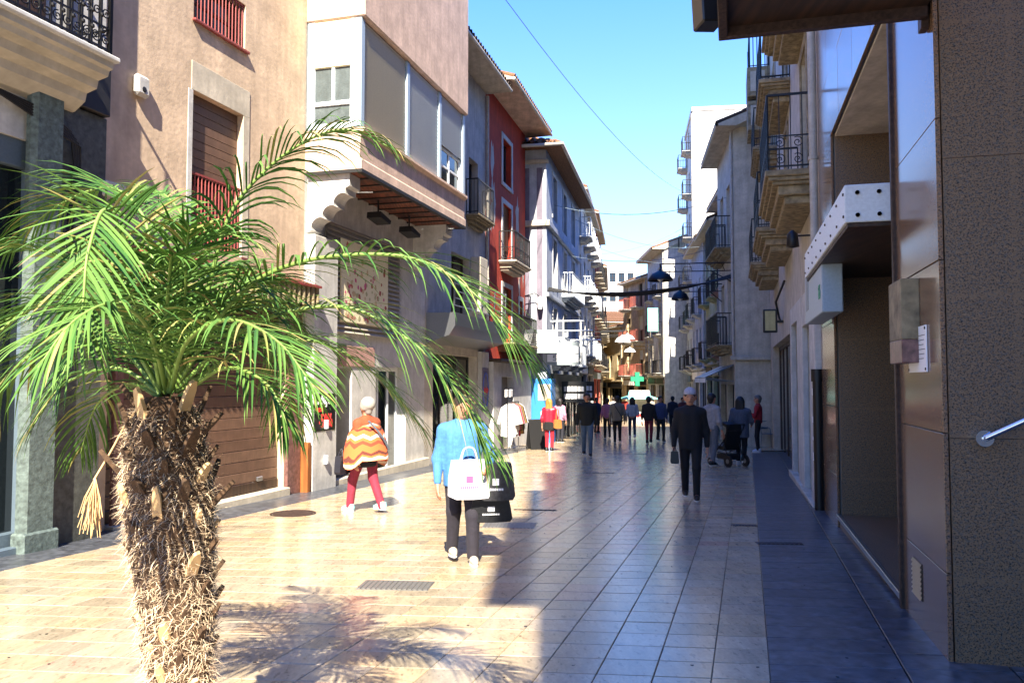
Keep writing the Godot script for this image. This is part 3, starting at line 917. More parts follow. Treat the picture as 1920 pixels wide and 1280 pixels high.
	var pt := fl(f, 600, 738, 0.2).y
	part(col, "poster", MB.new().box(0.07, 0.83, py, pt, 0.2, 0.206), M.signblack)
	letters(col, "rebajas", (pt - py) * 0.34, M.signwhite, Vector3(0.42, pt - (pt - py) * 0.17, 0.21), 0, false, 0.62)
	letters(col, "hasta", (pt - py) * 0.2, M.redprint, Vector3(0.25, pt - (pt - py) * 0.42, 0.21), 0, false, 0.7)
	letters(col, "-50%", (pt - py) * 0.52, M.redprint, Vector3(0.48, pt - (pt - py) * 0.74, 0.21), 0, false, 0.62)
	for yy in [0.75, 0.12]: part(col, "handle", MB.new().box(0.42, 0.5, yy, yy + 0.16, 0.2, 0.26, 0.01), M.frame)
	part(b, "threshold", MB.new().box(0.9, W, -0.9, gy(16.5) + 0.13, 0.0, 0.14, 0.015), M.cream)
	window(b, door2, -0.2, M.frame, M.glass, 2, 0, 0.08, "shop_window")

func grey_house(f: Transform3D) -> void:
	var b := thing("grey_house", "narrow grey plastered house with steel balcony over a dark shop", "building", f)
	var W := 5.25
	var up := rect(f, 870, 285, 896, 415)
	up[0] = up[1] - 0.9
	var mid := rect(f, 846, 470, 880, 605)
	var shop := [0.6, W - 0.9, -1.3, fl(f, 880, 668).y]
	shell(b, 0, W, -1.3, 10.6, 6, [up, mid, shop], 0.3, M.greywall)
	window(b, up, -0.2, M.darkwood, M.glass, 1, 0)
	window(b, mid, -0.2, M.darkwood, M.glass, 1, 0)
	window(b, shop, -0.25, M.black, M.glass, 2, 0, 0.09, "shop_window")
	balcony(b, up[0] - 0.3, up[1] + 0.5, up[2], 0.4, M.cream2, M.iron, 1.0, 0.1)
	part(b, "shutter_box", MB.new().box(mid[1] + 0.1, mid[1] + 0.85, mid[2] + 0.3, mid[3] + 0.1, 0.0, 0.3, 0.02), M.cream)
	var ty: float = fl(f, 870, 590, 0.7).y
	var bal := part(b, "steel_balcony", MB.new().profile([Vector2(0, ty), Vector2(0.75, ty), Vector2(0.75, ty - 0.32), Vector2(0.6, ty - 0.55), Vector2(0, ty - 0.75)], 0.1, W - 0.1), M.steel)
	var rl := MB.new()
	for x in [0.2, 1.4, 2.6, 3.8, 5.0]: rl.bar(Vector3(x, ty, 0.68), Vector3(x, ty + 0.95, 0.72), 0.05, 0.03)
	for k in 5: rl.tube([Vector3(0.15, ty + 0.18 + k * 0.18, 0.7), Vector3(5.05, ty + 0.18 + k * 0.18, 0.7)], 0.014 if k < 4 else 0.024, 6)
	part(bal, "railing", rl, M.steel)
	part(b, "shop_pier", MB.new().box(W - 0.8, W - 0.02, -1.3, ty - 0.8, 0.0, 0.12, 0.01), M.white)
	var sy: float = fl(f, 930, 730, 0.13).y
	var ov := part(b, "oval_sign", MB.new().box(W - 0.75, W - 0.1, sy - 0.65, sy + 0.65, 0.12, 0.135, 0.006), M.lilac)
	var ring := MB.new()
	var pts := []
	for i in 33: pts.append(Vector3(W - 0.43 + 0.27 * cos(TAU * i / 32), sy + 0.5 * sin(TAU * i / 32), 0.14))
	ring.tube(pts, 0.02, 5, false)
	part(ov, "ring", ring, M.blueprint)
	letters(ov, "Design", 0.22, M.redprint, Vector3(W - 0.43, sy, 0.145), 0, true, 0.75)
	drainpipe(b, W - 0.06, ty, 10.4, M.pipe, 0.08)
	eave(b, -0.2, W + 0.1, 10.6, 0.75, 3.0, 1.2, M.tile_dark, M.cream)

func red_house(f: Transform3D) -> void:
	var b := thing("red_house", "deep red house with flaking paint and small tiled eave above a white shop", "building", f)
	var W := 5.45
	var w3 := rect(f, 937, 225, 956, 292)
	var w2 := rect(f, 936, 325, 958, 430)
	var w1 := rect(f, 940, 522, 962, 600)
	for w in [w1, w2, w3]:
		w[0] = 2.05; w[1] = 3.25
	w3[2] = 8.25; w3[3] = 9.75; w2[2] = 5.55; w2[3] = 7.55; w1[2] = 2.85; w1[3] = 4.75
	var small := [4.45, 4.95, 3.3, 4.5]
	var shop := [0.9, 2.6, -1.6, 1.75]
	shell(b, 0, W, -1.6, 10.9, 6, [w1, w2, w3, small], 0.25, M.red)
	for w in [w1, w2, w3, small]:
		window(b, w, -0.18, M.darkwood, M.glass, 1, 0)
		trim(b, w, 0.16, M.white, 0.0, "trim", true)
	blind(b, [w2[0], w2[1], w2[2] + 0.5, w2[3]], -0.1, 0.06, M.orangewood)
	blind(b, [w1[0], w1[1], w1[2] + 0.6, w1[3]], -0.1, 0.06, M.orangewood)
	balcony(b, 1.55, 3.85, w2[2], 0.6, M.cream, M.iron, 0.95, 0.09, 0.14, 1)
	balcony(b, 1.3, 4.9, w1[2], 0.6, M.cream2, M.iron, 0.95, 0.09, 0.12, 0)
	# bare plaster where the paint has come away
	for q in [[0.75, 8.6, 0.25, 0.9], [0.9, 7.3, 0.4, 1.0], [0.6, 6.7, 0.18, 0.5], [4.2, 7.4, 0.4, 0.9], [4.9, 6.3, 0.35, 0.9], [5.1, 5.4, 0.15, 0.4], [4.5, 5.0, 0.2, 0.5]]:
		var poly := []
		for j in 16:
			var a := TAU * j / 16
			poly.append(Vector2(q[0] + q[2] * cos(a) * rng.randf_range(0.35, 1.0), q[1] + q[3] * sin(a) * rng.randf_range(0.4, 1.0)))
		part(b, "bare_plaster", MB.new().prism(poly, 0.0, 0.004), M.greywall)
	# white shop at street level
	var wh := part(b, "shop_front", MB.new().box(0.02, 1.0, -1.6, 2.2, 0.0, 0.25, 0.01).box(2.6, W - 0.1, -1.6, 2.2, 0.0, 0.25, 0.01).box(1.0, 2.6, 1.75, 2.2, 0.0, 0.248, 0.01), M.white)
	part(wh, "opening", MB.new().box(1.0, 2.6, -1.6, 1.75, 0.0, 0.03), M.interior)
	part(wh, "ledge", MB.new().box(0.0, W, 2.2, 2.3, 0.0, 0.5, 0.02), M.tile_dark)
	eave(b, -0.2, W + 0.35, 10.9, 0.9, 3.0, 1.3, M.tile_roof, M.peach)
	# wall lantern
	var ln := thing("wall_lantern", "white glass lantern on an iron bracket at the red house corner", "lantern", f)
	part(ln, "bracket", MB.new().tube([Vector3(5.3, 4.75, 0.0), Vector3(5.3, 4.85, 0.4), Vector3(5.3, 4.7, 0.6)], 0.02, 6), M.iron)
	part(ln, "glass", MB.new().lathe([Vector2(0.07, 4.25), Vector2(0.13, 4.6), Vector2(0.1, 4.65), Vector2(0.03, 4.72)], 8, Vector3(5.3, 0, 0.6)), M.lamp)
	for_sale(f, Vector3(4.9, 2.72, 0.68), 0.0, "grey for sale board on the railing of the red house")

func for_sale(f: Transform3D, p: Vector3, turn: float, label: String) -> void:
	var o := thing("for_sale_sign", label, "sign", f * Transform3D(Basis(Vector3.UP, turn), p))
	o.rotate_object_local(Vector3.UP, -PI / 2 + 0.22)
	part(o, "board", MB.new().box(-0.62, 0.62, -0.1, 0.75, -0.03, 0.0, 0.006), M.signgrey)
	part(o, "panel", MB.new().box(-0.58, 0.58, 0.34, 0.6, 0.0, 0.004), M.signwhite)
	part(o, "panel", MB.new().box(-0.58, 0.58, 0.02, 0.3, 0.0, 0.004), M.signwhite)
	letters(o, "VENDE", 0.26, M.signgrey, Vector3(0, 0.47, 0.008), 0, false, 1.1)
	letters(o, "59 79", 0.28, M.signgrey, Vector3(0, 0.16, 0.008), 0, false, 1.1)

func striped_house(f: Transform3D) -> void:
	var b := thing("striped_house", "pale blue house with lilac striped end wall and hipped tile roof", "building", f)
	var W := 10.2
	var holes := []
	var rows := [[2.3, 4.5], [5.2, 7.2], [8.0, 9.7]]
	for r in rows:
		for x in [1.6, 4.6, 7.6]: holes.append([x, x + 1.1, r[0], r[1]])
	shell(b, 0, W, -2.0, 10.3, 8, holes, 0.2, M.bluewhite)
	for h in holes:
		window(b, h, -0.14, M.greyframe, M.glass, 1, 1)
		trim(b, h, 0.14, M.white)
	for x in [1.6, 4.6, 7.6]: balcony(b, x - 0.35, x + 1.45, 2.3, 0.55, M.bluewhite, M.frame, 1.0, 0.1, 0.12)
	balcony(b, 4.2, 8.9, 5.2, 0.5, M.bluewhite, M.frame, 1.0, 0.1, 0.1)
	part(b, "cornice", MB.new().box(-0.06, W, 7.4, 7.62, 0.0, 0.14, 0.02).box(-0.06, W, 4.75, 4.9, 0.0, 0.1, 0.02), M.bluewhite)
	# stripes on the end wall (x = 0, facing back up the street)
	var st: ArrayMesh = MB.new().box(-0.006, 0.0, 0, 1, -0.11, 0.11).mesh()
	for k in 5:
		var o := part(b, "stripe", st, M.lilac, Vector3(0, 2.0, -0.25 - k * 0.5))
		o.scale.y = 7.6
	part(b, "end_cornice", MB.new().box(-0.14, 0.0, 7.38, 7.6, -4, 0.14, 0.02), M.cream)
	part(b, "end_cornice", MB.new().box(-0.1, -0.007, 9.75, 9.9, -4, 0.1, 0.02), M.cream)
	# hipped roof
	var rf := MB.new()
	var e := 0.65
	var a := [Vector3(-e, 10.3, e), Vector3(W + e, 10.3, e), Vector3(W + e, 10.3, -8.6), Vector3(-e, 10.3, -8.6)]
	var t1 := Vector3(4.0, 12.4, -4.0)
	var t2 := Vector3(W - 4.0, 12.4, -4.0)
	rf.quad(a[0], a[1], t2, t1); rf.tri(a[1], a[2], t2); rf.quad(a[2], a[3], t1, t2); rf.tri(a[3], a[0], t1)
	rf.quad(a[3] - Vector3(0, 0.02, 0), a[2] - Vector3(0, 0.02, 0), a[1] - Vector3(0, 0.02, 0), a[0] - Vector3(0, 0.02, 0))
	var roof := part(b, "roof", rf, M.tile_roof)
	var rt := MB.new()
	for k in 30:   # rows of tiles on the two slopes that show
		var zz := e - k * 0.3
		var up := clampf((4.6 - absf(zz + 4.0)) / 4.6, 0.0, 1.0)
		if up > 0.03: rt.tube([Vector3(-e - 0.03, 10.33, zz), Vector3(-e + (4.0 + e) * up, 10.33 + 2.1 * up, zz)], 0.1, 6, false)
	for k in 38:
		var x := -e + k * 0.3
		var up := clampf(minf((x + e) / (4.0 + e), (W + e - x) / (4.0 + e)), 0.0, 1.0)
		if up > 0.03: rt.tube([Vector3(x, 10.33, e + 0.03), Vector3(x, 10.33 + 2.1 * up, e - (4.0 + e) * up)], 0.1, 6, false)
	part(roof, "roof_tile", rt, M.tile_roof)
	part(roof, "gutter", MB.new().tube([Vector3(-e - 0.05, 10.26, -4), Vector3(-e - 0.05, 10.26, e + 0.05), Vector3(W + e, 10.26, e + 0.05)], 0.07, 8), M.gutter)
	# ground floor: blue corner shop, then black fronts
	var bl := part(b, "blue_shop_front", MB.new().box(-0.12, 0.0, -2.0, 1.7, -1.6, 0.2, 0.01).box(0.0, 0.9, -2.0, 1.7, 0.0, 0.2, 0.01), M.bluepaint)
	part(bl, "notice", MB.new().box(-0.13, -0.125, -0.2, 0.5, -0.2, 0.14), M.signwhite)
	part(bl, "upper_panel", MB.new().box(-0.135, -0.122, 0.9, 1.5, -0.3, 0.16), M.cream)
	part(b, "black_shop_front", MB.new().box(0.92, W, -2.0, 1.9, 0.0, 0.12, 0.01), M.signblack)
	for x in [1.3, 3.4, 5.5, 7.6]:
		window(b, [x, x + 1.7, -2.0, 0.9], 0.16, M.black, M.glass, 1, 0, 0.08, "shop_window")
	for q in [3.0, 6.2]:   # projecting black signs, their white print too far off to read
		var sg := part(b, "shop_sign", MB.new().box(q - 0.05, q + 0.05, 0.75, 1.6, 0.15, 1.15, 0.01), M.signblack)
		var pr := MB.new()
		for row in 2:
			for k in 6: pr.box(q - 0.054, q - 0.0505, 0.9 + row * 0.3, 1.1 + row * 0.3, 0.25 + k * 0.14, 0.36 + k * 0.14)
		part(sg, "print", pr, M.signwhite)
	for_sale(f, Vector3(0.05, 2.3, 0.6), 0.0, "grey for sale board on the corner of the striped house")
	# aerial rods standing out from the wall
	for q in [[1.0, 3.9, 1.3], [2.2, 3.6, 1.5], [3.6, 3.3, 1.7]]:
		var rd := MB.new()
		rd.tube([Vector3(q[0], q[1], 0.0), Vector3(q[0], q[1], q[2])], 0.03, 6)
		rd.tube([Vector3(q[0], q[1] - 1.0, 0.5), Vector3(q[0], q[1], 0.5)], 0.025, 6)
		part(b, "awning_arm", rd, M.frame)

# ---------- right side of the street
func right_side() -> void:
	granite_building(front(4.47, 11.8, 15.0, true))
	cream_house(front(8.85, 28.0, 15.0, true))
	panelled_house(front(8.36, 33.0, 8.0, true))
	var px := func(d: float) -> float: return 9.3 + 0.125 * (d - 33.0)
	house("pink_house", "pinkish house with dark barred balconies and tiled eave beyond the panelled shop", front(px.call(40.0), 40.0, 7.1, true), 7.05, 10.0, M.pinkwall, {"cols": 3, "trim": M.cream, "tiles": M.tile_dark, "shop": 3.3})
	house("yellow_green_house", "pale yellow green house with plain windows between the pink and white houses", front(px.call(46.0), 46.0, 7.1, true), 6.0, 9.6, M.lime, {"cols": 3, "bal_every": 2, "tiles": M.tile_dark, "trim": M.cream})
	house("pale_blue_house", "pale bluish house with long eave before the tall white block", front(px.call(54.0), 54.0, 7.1, true), 8.0, 9.8, M.bluewhite, {"cols": 4, "bal_every": 2, "tiles": M.tile_dark, "frame": M.greyframe})
	house("white_block", "tall plain white block rising above the tiled eaves", front(13.3, 62.0, 8.0, true), 7.0, 20.0, M.white, {"cols": 3, "eave": 0.0, "bal_every": 2, "bal_dep": 0.7, "depth": 9.0})
	house("lit_eave_house", "narrow house with sunlit white end and deep eave next to white block", front(11.65, 70.0, 0.0, true), 7.6, 11.8, M.white, {"cols": 2, "eave": 0.9, "trim": M.cream})
	house("ochre_house", "ochre apartment house with stacked cream balconies far down the street", front(10.4, 76.3, -12.0, true), 6.0, 10.6, M.ochre, {"cols": 2, "bal_dep": 0.8, "slab": M.white, "rail": M.salmon, "eave": 0.5, "depth": 8.0})
	house("yellow_house", "yellow house with tiled roof behind the ochre apartment house", front(8.66, 86.8, -10.0, true), 10.0, 6.8, M.yellow, {"cols": 4, "bal_every": 2, "rise": 1.0})
	# unseen block, added behind the eye to shade the right half of the street
	var s := thing("shade_block", "unseen tall block added behind the viewpoint to shade the street", "building", Transform3D(Basis(Vector3.UP, deg_to_rad(-2.0)), Vector3(-0.25, 0, 6.0)))
	part(s, "wall", MB.new().box(0, 16, -0.5, 12.6, 0, 12, 0.02), M.cream)
	for k in 12:
		var x := -0.42 + 0.25 * k
		part(s, "shade_tier", MB.new().box(maxf(x, 0.0), 16, 12.6 + 3.1 * k, 15.7 + 3.1 * k, -0.1, 12, 0.02), M.cream)  # added tiers, set back with height to steer the shade edge
		if x < 0.0: part(s, "shade_overhang", MB.new().box(x, 0.0, 11.9 + 3.8 * k, 15.7 + 3.1 * k, -0.1, 0.5, 0.02), M.cream)  # added overhang, shaped to cast the step in the near shade edge

func granite_building(f: Transform3D) -> void:
	var b := thing("granite_building", "polished stone clad building with deep shop entrance and riveted canopy", "building", f)
	var W := 6.94
	var j0 := 1.5
	var j1 := 5.6
	var top := 4.75
	# structure behind the cladding
	var core := MB.new()
	core.box(0, j0 - 0.04, -0.6, 14, -7, -0.04).box(j1 + 0.04, W - 0.04, -0.6, 14, -7, -0.04).box(j0 - 0.04, j1 + 0.04, top + 0.04, 14, -7, -0.04).box(j0 - 0.04, j1 + 0.04, -0.6, top + 0.04, -7, -1.7)
	part(b, "core", core, M.interior)
	# cladding slabs, each its own piece, with open joints
	var ys := [-0.45, 0.42, 1.28, 2.36, 3.26, 4.75, 5.6, 6.4, 7.3, 8.2]
	for i in ys.size() - 1:
		var spans := [[j1, W]]
		if ys[i] >= 4.7:
			spans = []
			for k in 6: spans.append([W * k / 6.0, W * (k + 1) / 6.0])
		else: spans.append([0.0, j0])
		for sp in spans:
			part(b, "cladding_slab", MB.new().box(sp[0] + 0.003, sp[1] - 0.003, ys[i] + 0.003, ys[i + 1] - 0.003, -0.03, 0.0, 0.003), M.polish[rng.randi() % 3], Vector3(0, 0, rng.randf_range(-0.0015, 0.0015)))
	# rough granite on the end that faces up the street, in tall slabs
	for i in 5:
		for k in 3:
			part(b, "granite_slab", MB.new().box(-0.03, 0.0, 0.001, 1.748, -1.3 * (k + 1) + 0.001, -1.3 * k - 0.001, 0.001), M.granite, Vector3(W, -0.5 + i * 1.75, -0.035))
	# recess: granite sides, floor, soffit, glazed back
	part(b, "recess_side", MB.new().box(j0, j0 + 0.03, gy(10) + 0.02, top, -1.68, -0.05, 0.004), M.granite)
	part(b, "recess_side", MB.new().box(j1 - 0.03, j1, gy(6) + 0.02, top, -1.68, -0.05, 0.004), M.granite)
	part(b, "recess_floor", MB.new().box(j0 + 0.031, j1 - 0.031, -0.6, -0.06, -1.68, -0.02, 0.006), M.granite)
	part(b, "threshold", MB.new().box(j0 + 0.031, j1 - 0.031, -0.1, -0.045, -0.02, 0.02, 0.004), M.steel)
	part(b, "recess_ceiling", MB.new().box(j0 + 0.031, j1 - 0.031, top - 0.03, top, -1.68, -0.05, 0.004), M.cream)
	window(b, [j0 + 0.05, j1 - 0.05, -0.05, 2.7], -1.55, M.steel, M.glass, 3, 0, 0.06, "glazed_door")
	var ck := MB.new()
	for r in 6:
		for k in 4:
			if (r + k) % 2 == 0: ck.box(0.0, 0.02, r * 0.11, r * 0.11 + 0.1, k * 0.09, k * 0.09 + 0.08, 0.004)
	var lat := part(b, "lattice_block", MB.new().box(j1 - 0.3, j1 - 0.04, -0.05, 0.66, -1.0, -0.55, 0.01), M.rust)
	part(lat, "check", ck, M.cream, Vector3(j1 - 0.32, -0.04, -0.96))
	# near jamb in steel with studs
	part(b, "jamb", MB.new().box(j1 - 0.035, j1 + 0.03, -0.3, 4.5, -0.02, 0.03, 0.006), M.rust)
	# canopy box with bolts, wooden soffit
	var c0 := 1.3
	var c1 := 5.2
	var can := part(b, "canopy", MB.new().box(c0, c1, 2.94, 3.26, -0.05, 0.32, 0.006), M.frame)
	part(can, "soffit", MB.new().box(c0 + 0.02, c1 - 0.02, 2.9, 2.938, -1.6, 0.3, 0.004), M.darkwood)
	var bo := MB.new()
	for k in 9:
		var x := lerpf(c0 + 0.1, c1 - 0.06, k / 8.0)
		for y in [3.0, 3.19]: bo.box(x - 0.012, x + 0.012, y - 0.012, y + 0.012, 0.32, 0.332, 0.004)
	for z in [0.05, 0.22]:
		for y in [3.0, 3.19]:
			bo.tube([Vector3(c1, y, z), Vector3(c1 + 0.012, y, z)], 0.018, 10)
	part(can, "bolt", bo, M.rust).set_meta("kind", "stuff")
	# door-entry board and paper notice on the pier
	var eb := thing("entry_board", "slim cream and maroon box fixed to the polished stone pier", "board", f)
	part(eb, "upper_panel", MB.new().box(j1 + 0.02, j1 + 0.2, 1.98, 2.24, 0.0, 0.14, 0.004), M.cream2)
	part(eb, "lower_panel", MB.new().box(j1 + 0.02, j1 + 0.2, 1.74, 1.978, 0.0, 0.14, 0.004), M.redmarble)
	var er := rect(f, 1672, 535, 1698, 680, 0.1)
	eb.get_child(0).mesh = MB.new().box(er[0], er[1], lerpf(er[2], er[3], 0.28), er[3], 0.0, 0.12, 0.004).mesh()
	eb.get_child(1).mesh = MB.new().box(er[0], er[1], er[2], lerpf(er[2], er[3], 0.278), 0.0, 0.12, 0.004).mesh()
	var nt := thing("paper_notice", "clear plate with a printed notice screwed to the polished pier", "notice", f)
	var nr := rect(f, 1703, 618, 1738, 697, 0.012)
	part(nt, "plate", MB.new().box(nr[0], nr[1], nr[2], nr[3], 0.002, 0.012, 0.002), M.signwhite)
	var ln := MB.new()
	for k in 6: ln.box(nr[0] + 0.03, nr[1] - 0.03 - 0.02 * (k % 3), lerpf(nr[3], nr[2], 0.2 + k * 0.1), lerpf(nr[3], nr[2], 0.215 + k * 0.1), 0.012, 0.0125)
	part(nt, "print", ln, M.signblack)
	var sc := MB.new()
	for x in [nr[0] + 0.015, nr[1] - 0.015]:
		for y in [nr[2] + 0.02, nr[3] - 0.02]: sc.box(x - 0.01, x + 0.01, y - 0.01, y + 0.01, 0.012, 0.018, 0.003)
	part(nt, "screw", sc, M.iron)
	var vr := rect(f, 1711, 1042, 1729, 1128, 0.01)
	var vg := thing("vent_grille", "small louvred metal vent near the foot of the polished pier", "vent", f)
	part(vg, "back", MB.new().box(vr[0], vr[1], vr[2], vr[3], 0.0, 0.006), M.black)
	var vs := MB.new()
	for k in 8:
		var y: float = lerpf(vr[2], vr[3], (k + 0.5) / 8.0)
		vs.quad(Vector3(vr[0], y - 0.012, 0.02), Vector3(vr[1], y - 0.012, 0.02), Vector3(vr[1], y + 0.012, 0.007), Vector3(vr[0], y + 0.012, 0.007))
	part(vg, "slat", vs, M.steel)
	# handrail on the granite end
	var hr := thing("handrail", "chrome handrail with round wall flange on the granite wall", "handrail")
	var p := at(1848, 822, 4.95)
	var q := at(1960, 772, 4.75)
	part(hr, "rail", MB.new().tube([p, p.lerp(q, 0.5), q, q + (q - p) * 1.5], 0.02, 12), M.chrome)
	var gn := f.basis.x
	part(hr, "flange", MB.new().tube([p - gn * 0.0, p - gn * 0.12], 0.05, 20), M.chrome)
	part(hr, "stem", MB.new().tube([p + gn * 0.02, p - gn * 0.3], 0.014, 10), M.chrome)
	# the edge of the canopy overhead and a dark loudspeaker at its corner
	var oc := thing("entrance_canopy", "dark edged canopy above the granite entrance", "canopy", f * Transform3D(Basis.IDENTITY, Vector3(W - 0.08, 3.93, 0.0)))
	part(oc, "rim", MB.new().box(0, 0.06, 0, 0.34, 0.02, 1.32, 0.006).box(0.06, 1.4, 0, 0.34, 1.26, 1.32, 0.006), M.rust)
	part(oc, "soffit", MB.new().box(0.06, 1.4, 0.07, 0.11, 0.02, 1.26), M.darkwood)
	part(oc, "top", MB.new().box(0, 1.4, 0.34, 0.38, 0.02, 1.32, 0.01), M.rust)
	part(oc, "wall_plate", MB.new().box(-0.1, 0.0, -0.05, 0.4, 0.001, 0.05, 0.004), M.rust)
	var l0 := at(1330, 50, 5.55)
	var ls := thing("loudspeaker", "black box loudspeaker hung from the corner of the canopy", "speaker", Transform3D(Basis(Vector3.UP, deg_to_rad(8.0)) * Basis(Vector3(0, 0, 1), 0.05), l0))
	part(ls, "case", MB.new().box(-0.08, 0.08, 0, 0.4, -0.1, 0.1, 0.01), M.signblack)
	part(ls, "bracket", MB.new().box(0.08, 0.2, 0.1, 0.14, -0.02, 0.02, 0.004), M.iron)

func cream_house(f: Transform3D) -> void:
	var b := thing("cream_house", "tall cream house with heavy moulded balconies and iron scroll railings", "building", f)
	var W := 16.77
	var lx := func(d: float) -> float: return (28.0 - d) / 0.966
	var holes := []
	var doors := []
	for d in [14.1, 18.7, 23.8]:
		var cx: float = lx.call(d)
		for y in [4.95, 8.2]:
			holes.append([cx - 0.55, cx + 0.55, y, y + 2.4]); doors.append(holes[-1])
	var shop1 := [lx.call(14.3), lx.call(13.0), -0.9, 2.55]
	var shop2 := [lx.call(16.9), lx.call(15.4), -0.9, 2.75]
	var shop3 := [lx.call(26.5), lx.call(18.5), -0.9, 2.7]
	holes.append_array([shop1, shop2, shop3])
	shell(b, 0, W, -0.9, 14, 8, holes, 0.3, M.cream)
	for h in doors:
		window(b, h, -0.2, M.darkwood, M.glass, 1, 1)
		trim(b, h, 0.16, M.cream2)
	for h in [shop1, shop2]: window(b, h, -0.28, M.blueframe, M.glass, 0, 0, 0.08, "shop_door")
	window(b, shop3, -0.2, M.darkwood, M.glass, 4, 0, 0.12, "shop_window")
	part(b, "portal", MB.new().box(shop1[1], W - 0.35, -0.9, 3.1, 0.0, 0.1, 0.01).box(shop2[1], shop1[0], -0.9, 3.1, 0.0, 0.1, 0.01).box(shop2[0] - 0.3, shop2[0], -0.9, 3.1, 0.0, 0.1, 0.01).box(shop1[0], shop1[1], 2.55, 3.1, 0.0, 0.098, 0.01).box(shop2[0], shop2[1], 2.75, 3.1, 0.0, 0.098, 0.01), M.white)
	part(b, "kerb", MB.new().box(shop2[0] - 0.4, W - 0.4, -0.9, gy(14) + 0.06, 0.0, 0.16, 0.012), M.cream)
	for q in [[15.7, 12.55], [20.2, 17.3], [25.4, 22.4]]:
		balcony(b, lx.call(q[0]), lx.call(q[1]), 4.92, 0.75, M.cream2, M.iron, 1.2, 0.14, 0.22, 1)
		balcony(b, lx.call(q[0]), lx.call(q[1]), 8.15, 0.65, M.cream2, M.iron, 1.1, 0.12, 0.2, 0)
	# box balconies with panelled ends near the roof
	for y in [9.6, 10.7]:
		var bx := part(b, "panelled_balcony", MB.new().box(0.9, lx.call(25.6), y, y + 0.95, 0.0, 0.7, 0.02), M.cream2)
		part(bx, "panel", MB.new().box(lx.call(25.6), lx.call(25.6) + 0.02, y + 0.15, y + 0.8, 0.15, 0.6, 0.008), M.cream)
	var rl := MB.new()
	rail(rl, [Vector3(0.9, 11.66, 0.62), Vector3(lx.call(25.7), 11.66, 0.62), Vector3(lx.call(25.7), 11.66, 0.02)], 1.1, 0.12, 0.03)
	part(b, "railing", rl, M.iron)
	drainpipe(b, W - 0.16, 2.6, 14, M.pipe, 0.09, 0.06)
	part(b, "cast_iron_pipe", MB.new().tube([Vector3(W - 0.16, -0.4, 0.09), Vector3(W - 0.16, 1.62, 0.09), Vector3(W - 0.16, 1.62, 0.09)], 0.07, 12), M.iron)
	part(b, "pipe_collar", MB.new().tube([Vector3(W - 0.16, 1.6, 0.09), Vector3(W - 0.16, 1.78, 0.09)], 0.09, 12), M.iron)
	var stick := MB.new()
	for q in [[1.4, 0.1], [1.0, 0.09], [0.75, 0.05], [0.45, 0.12]]: stick.box(W - 0.2, W - 0.12, q[0], q[0] + q[1], 0.161, 0.164)
	part(b, "sticker", stick, M.signwhite)
	# projecting clock panel with green figures over the shop door
	var sg := thing("clock_sign", "pale projecting panel with green lit figures above the shop doorway", "sign", f)
	var r := rect(f, 1512, 495, 1546, 585, 0.3)
	part(sg, "panel", MB.new().box(r[0], r[1], r[2], r[3], 0.1, 0.32, 0.01), M.blueframe)
	letters(sg, "66", 0.22, M.green, Vector3(r[1] - 0.25, lerpf(r[2], r[3], 0.3), 0.325), 0, false, 0.8)
	part(sg, "print", MB.new().box(r[0] + 0.15, r[0] + 0.5, lerpf(r[2], r[3], 0.2), lerpf(r[2], r[3], 0.8), 0.32, 0.323), M.signgrey)
	# dark box sign farther along
	var bs := thing("box_sign", "small black box sign with green edge standing out from cream house", "sign", f)
	part(bs, "case", MB.new().box(lx.call(21.0), lx.call(20.8), 2.85, 3.45, 0.15, 0.5, 0.02), M.signblack)
	part(bs, "arm", MB.new().box(lx.call(20.95), lx.call(20.85), 3.1, 3.16, 0.0, 0.15), M.iron)
	part(bs, "face", MB.new().box(lx.call(20.8), lx.call(20.8) + 0.012, 2.9, 3.4, 0.2, 0.45, 0.004), M.lime)
	# small security lamp below the near balcony
	var sl := thing("security_lamp", "black security lamp under the nearest moulded balcony", "lamp", f)
	part(sl, "arm", MB.new().tube([Vector3(lx.call(12.5), 3.85, 0.0), Vector3(lx.call(12.5), 3.85, 0.3)], 0.015, 6), M.iron)
	part(sl, "head", MB.new().lathe([Vector2(0.02, 0.16), Vector2(0.08, 0.1), Vector2(0.1, -0.1), Vector2(0.0, -0.12)], 12, Vector3(lx.call(12.5), 3.78, 0.36)), M.iron)
	# cables down the wall
	var cb := MB.new()
	cb.tube([Vector3(W - 0.35, 14, 0.03), Vector3(W - 0.33, 6.0, 0.03), Vector3(W - 0.3, 5.2, 0.05), Vector3(W - 0.33, 4.0, 0.03), Vector3(W - 0.33, 3.1, 0.03)], 0.018, 6)
	part(b, "wall_cable", cb, M.cable)
	cb = MB.new()
	cb.tube([Vector3(lx.call(19.5), 4.0, 0.05), Vector3(lx.call(20.5), 3.6, 0.2), Vector3(lx.call(21.5), 3.2, 0.05), Vector3(lx.call(23.0), 3.3, 0.05)], 0.03, 6)
	part(b, "wall_cable", cb, M.cable)

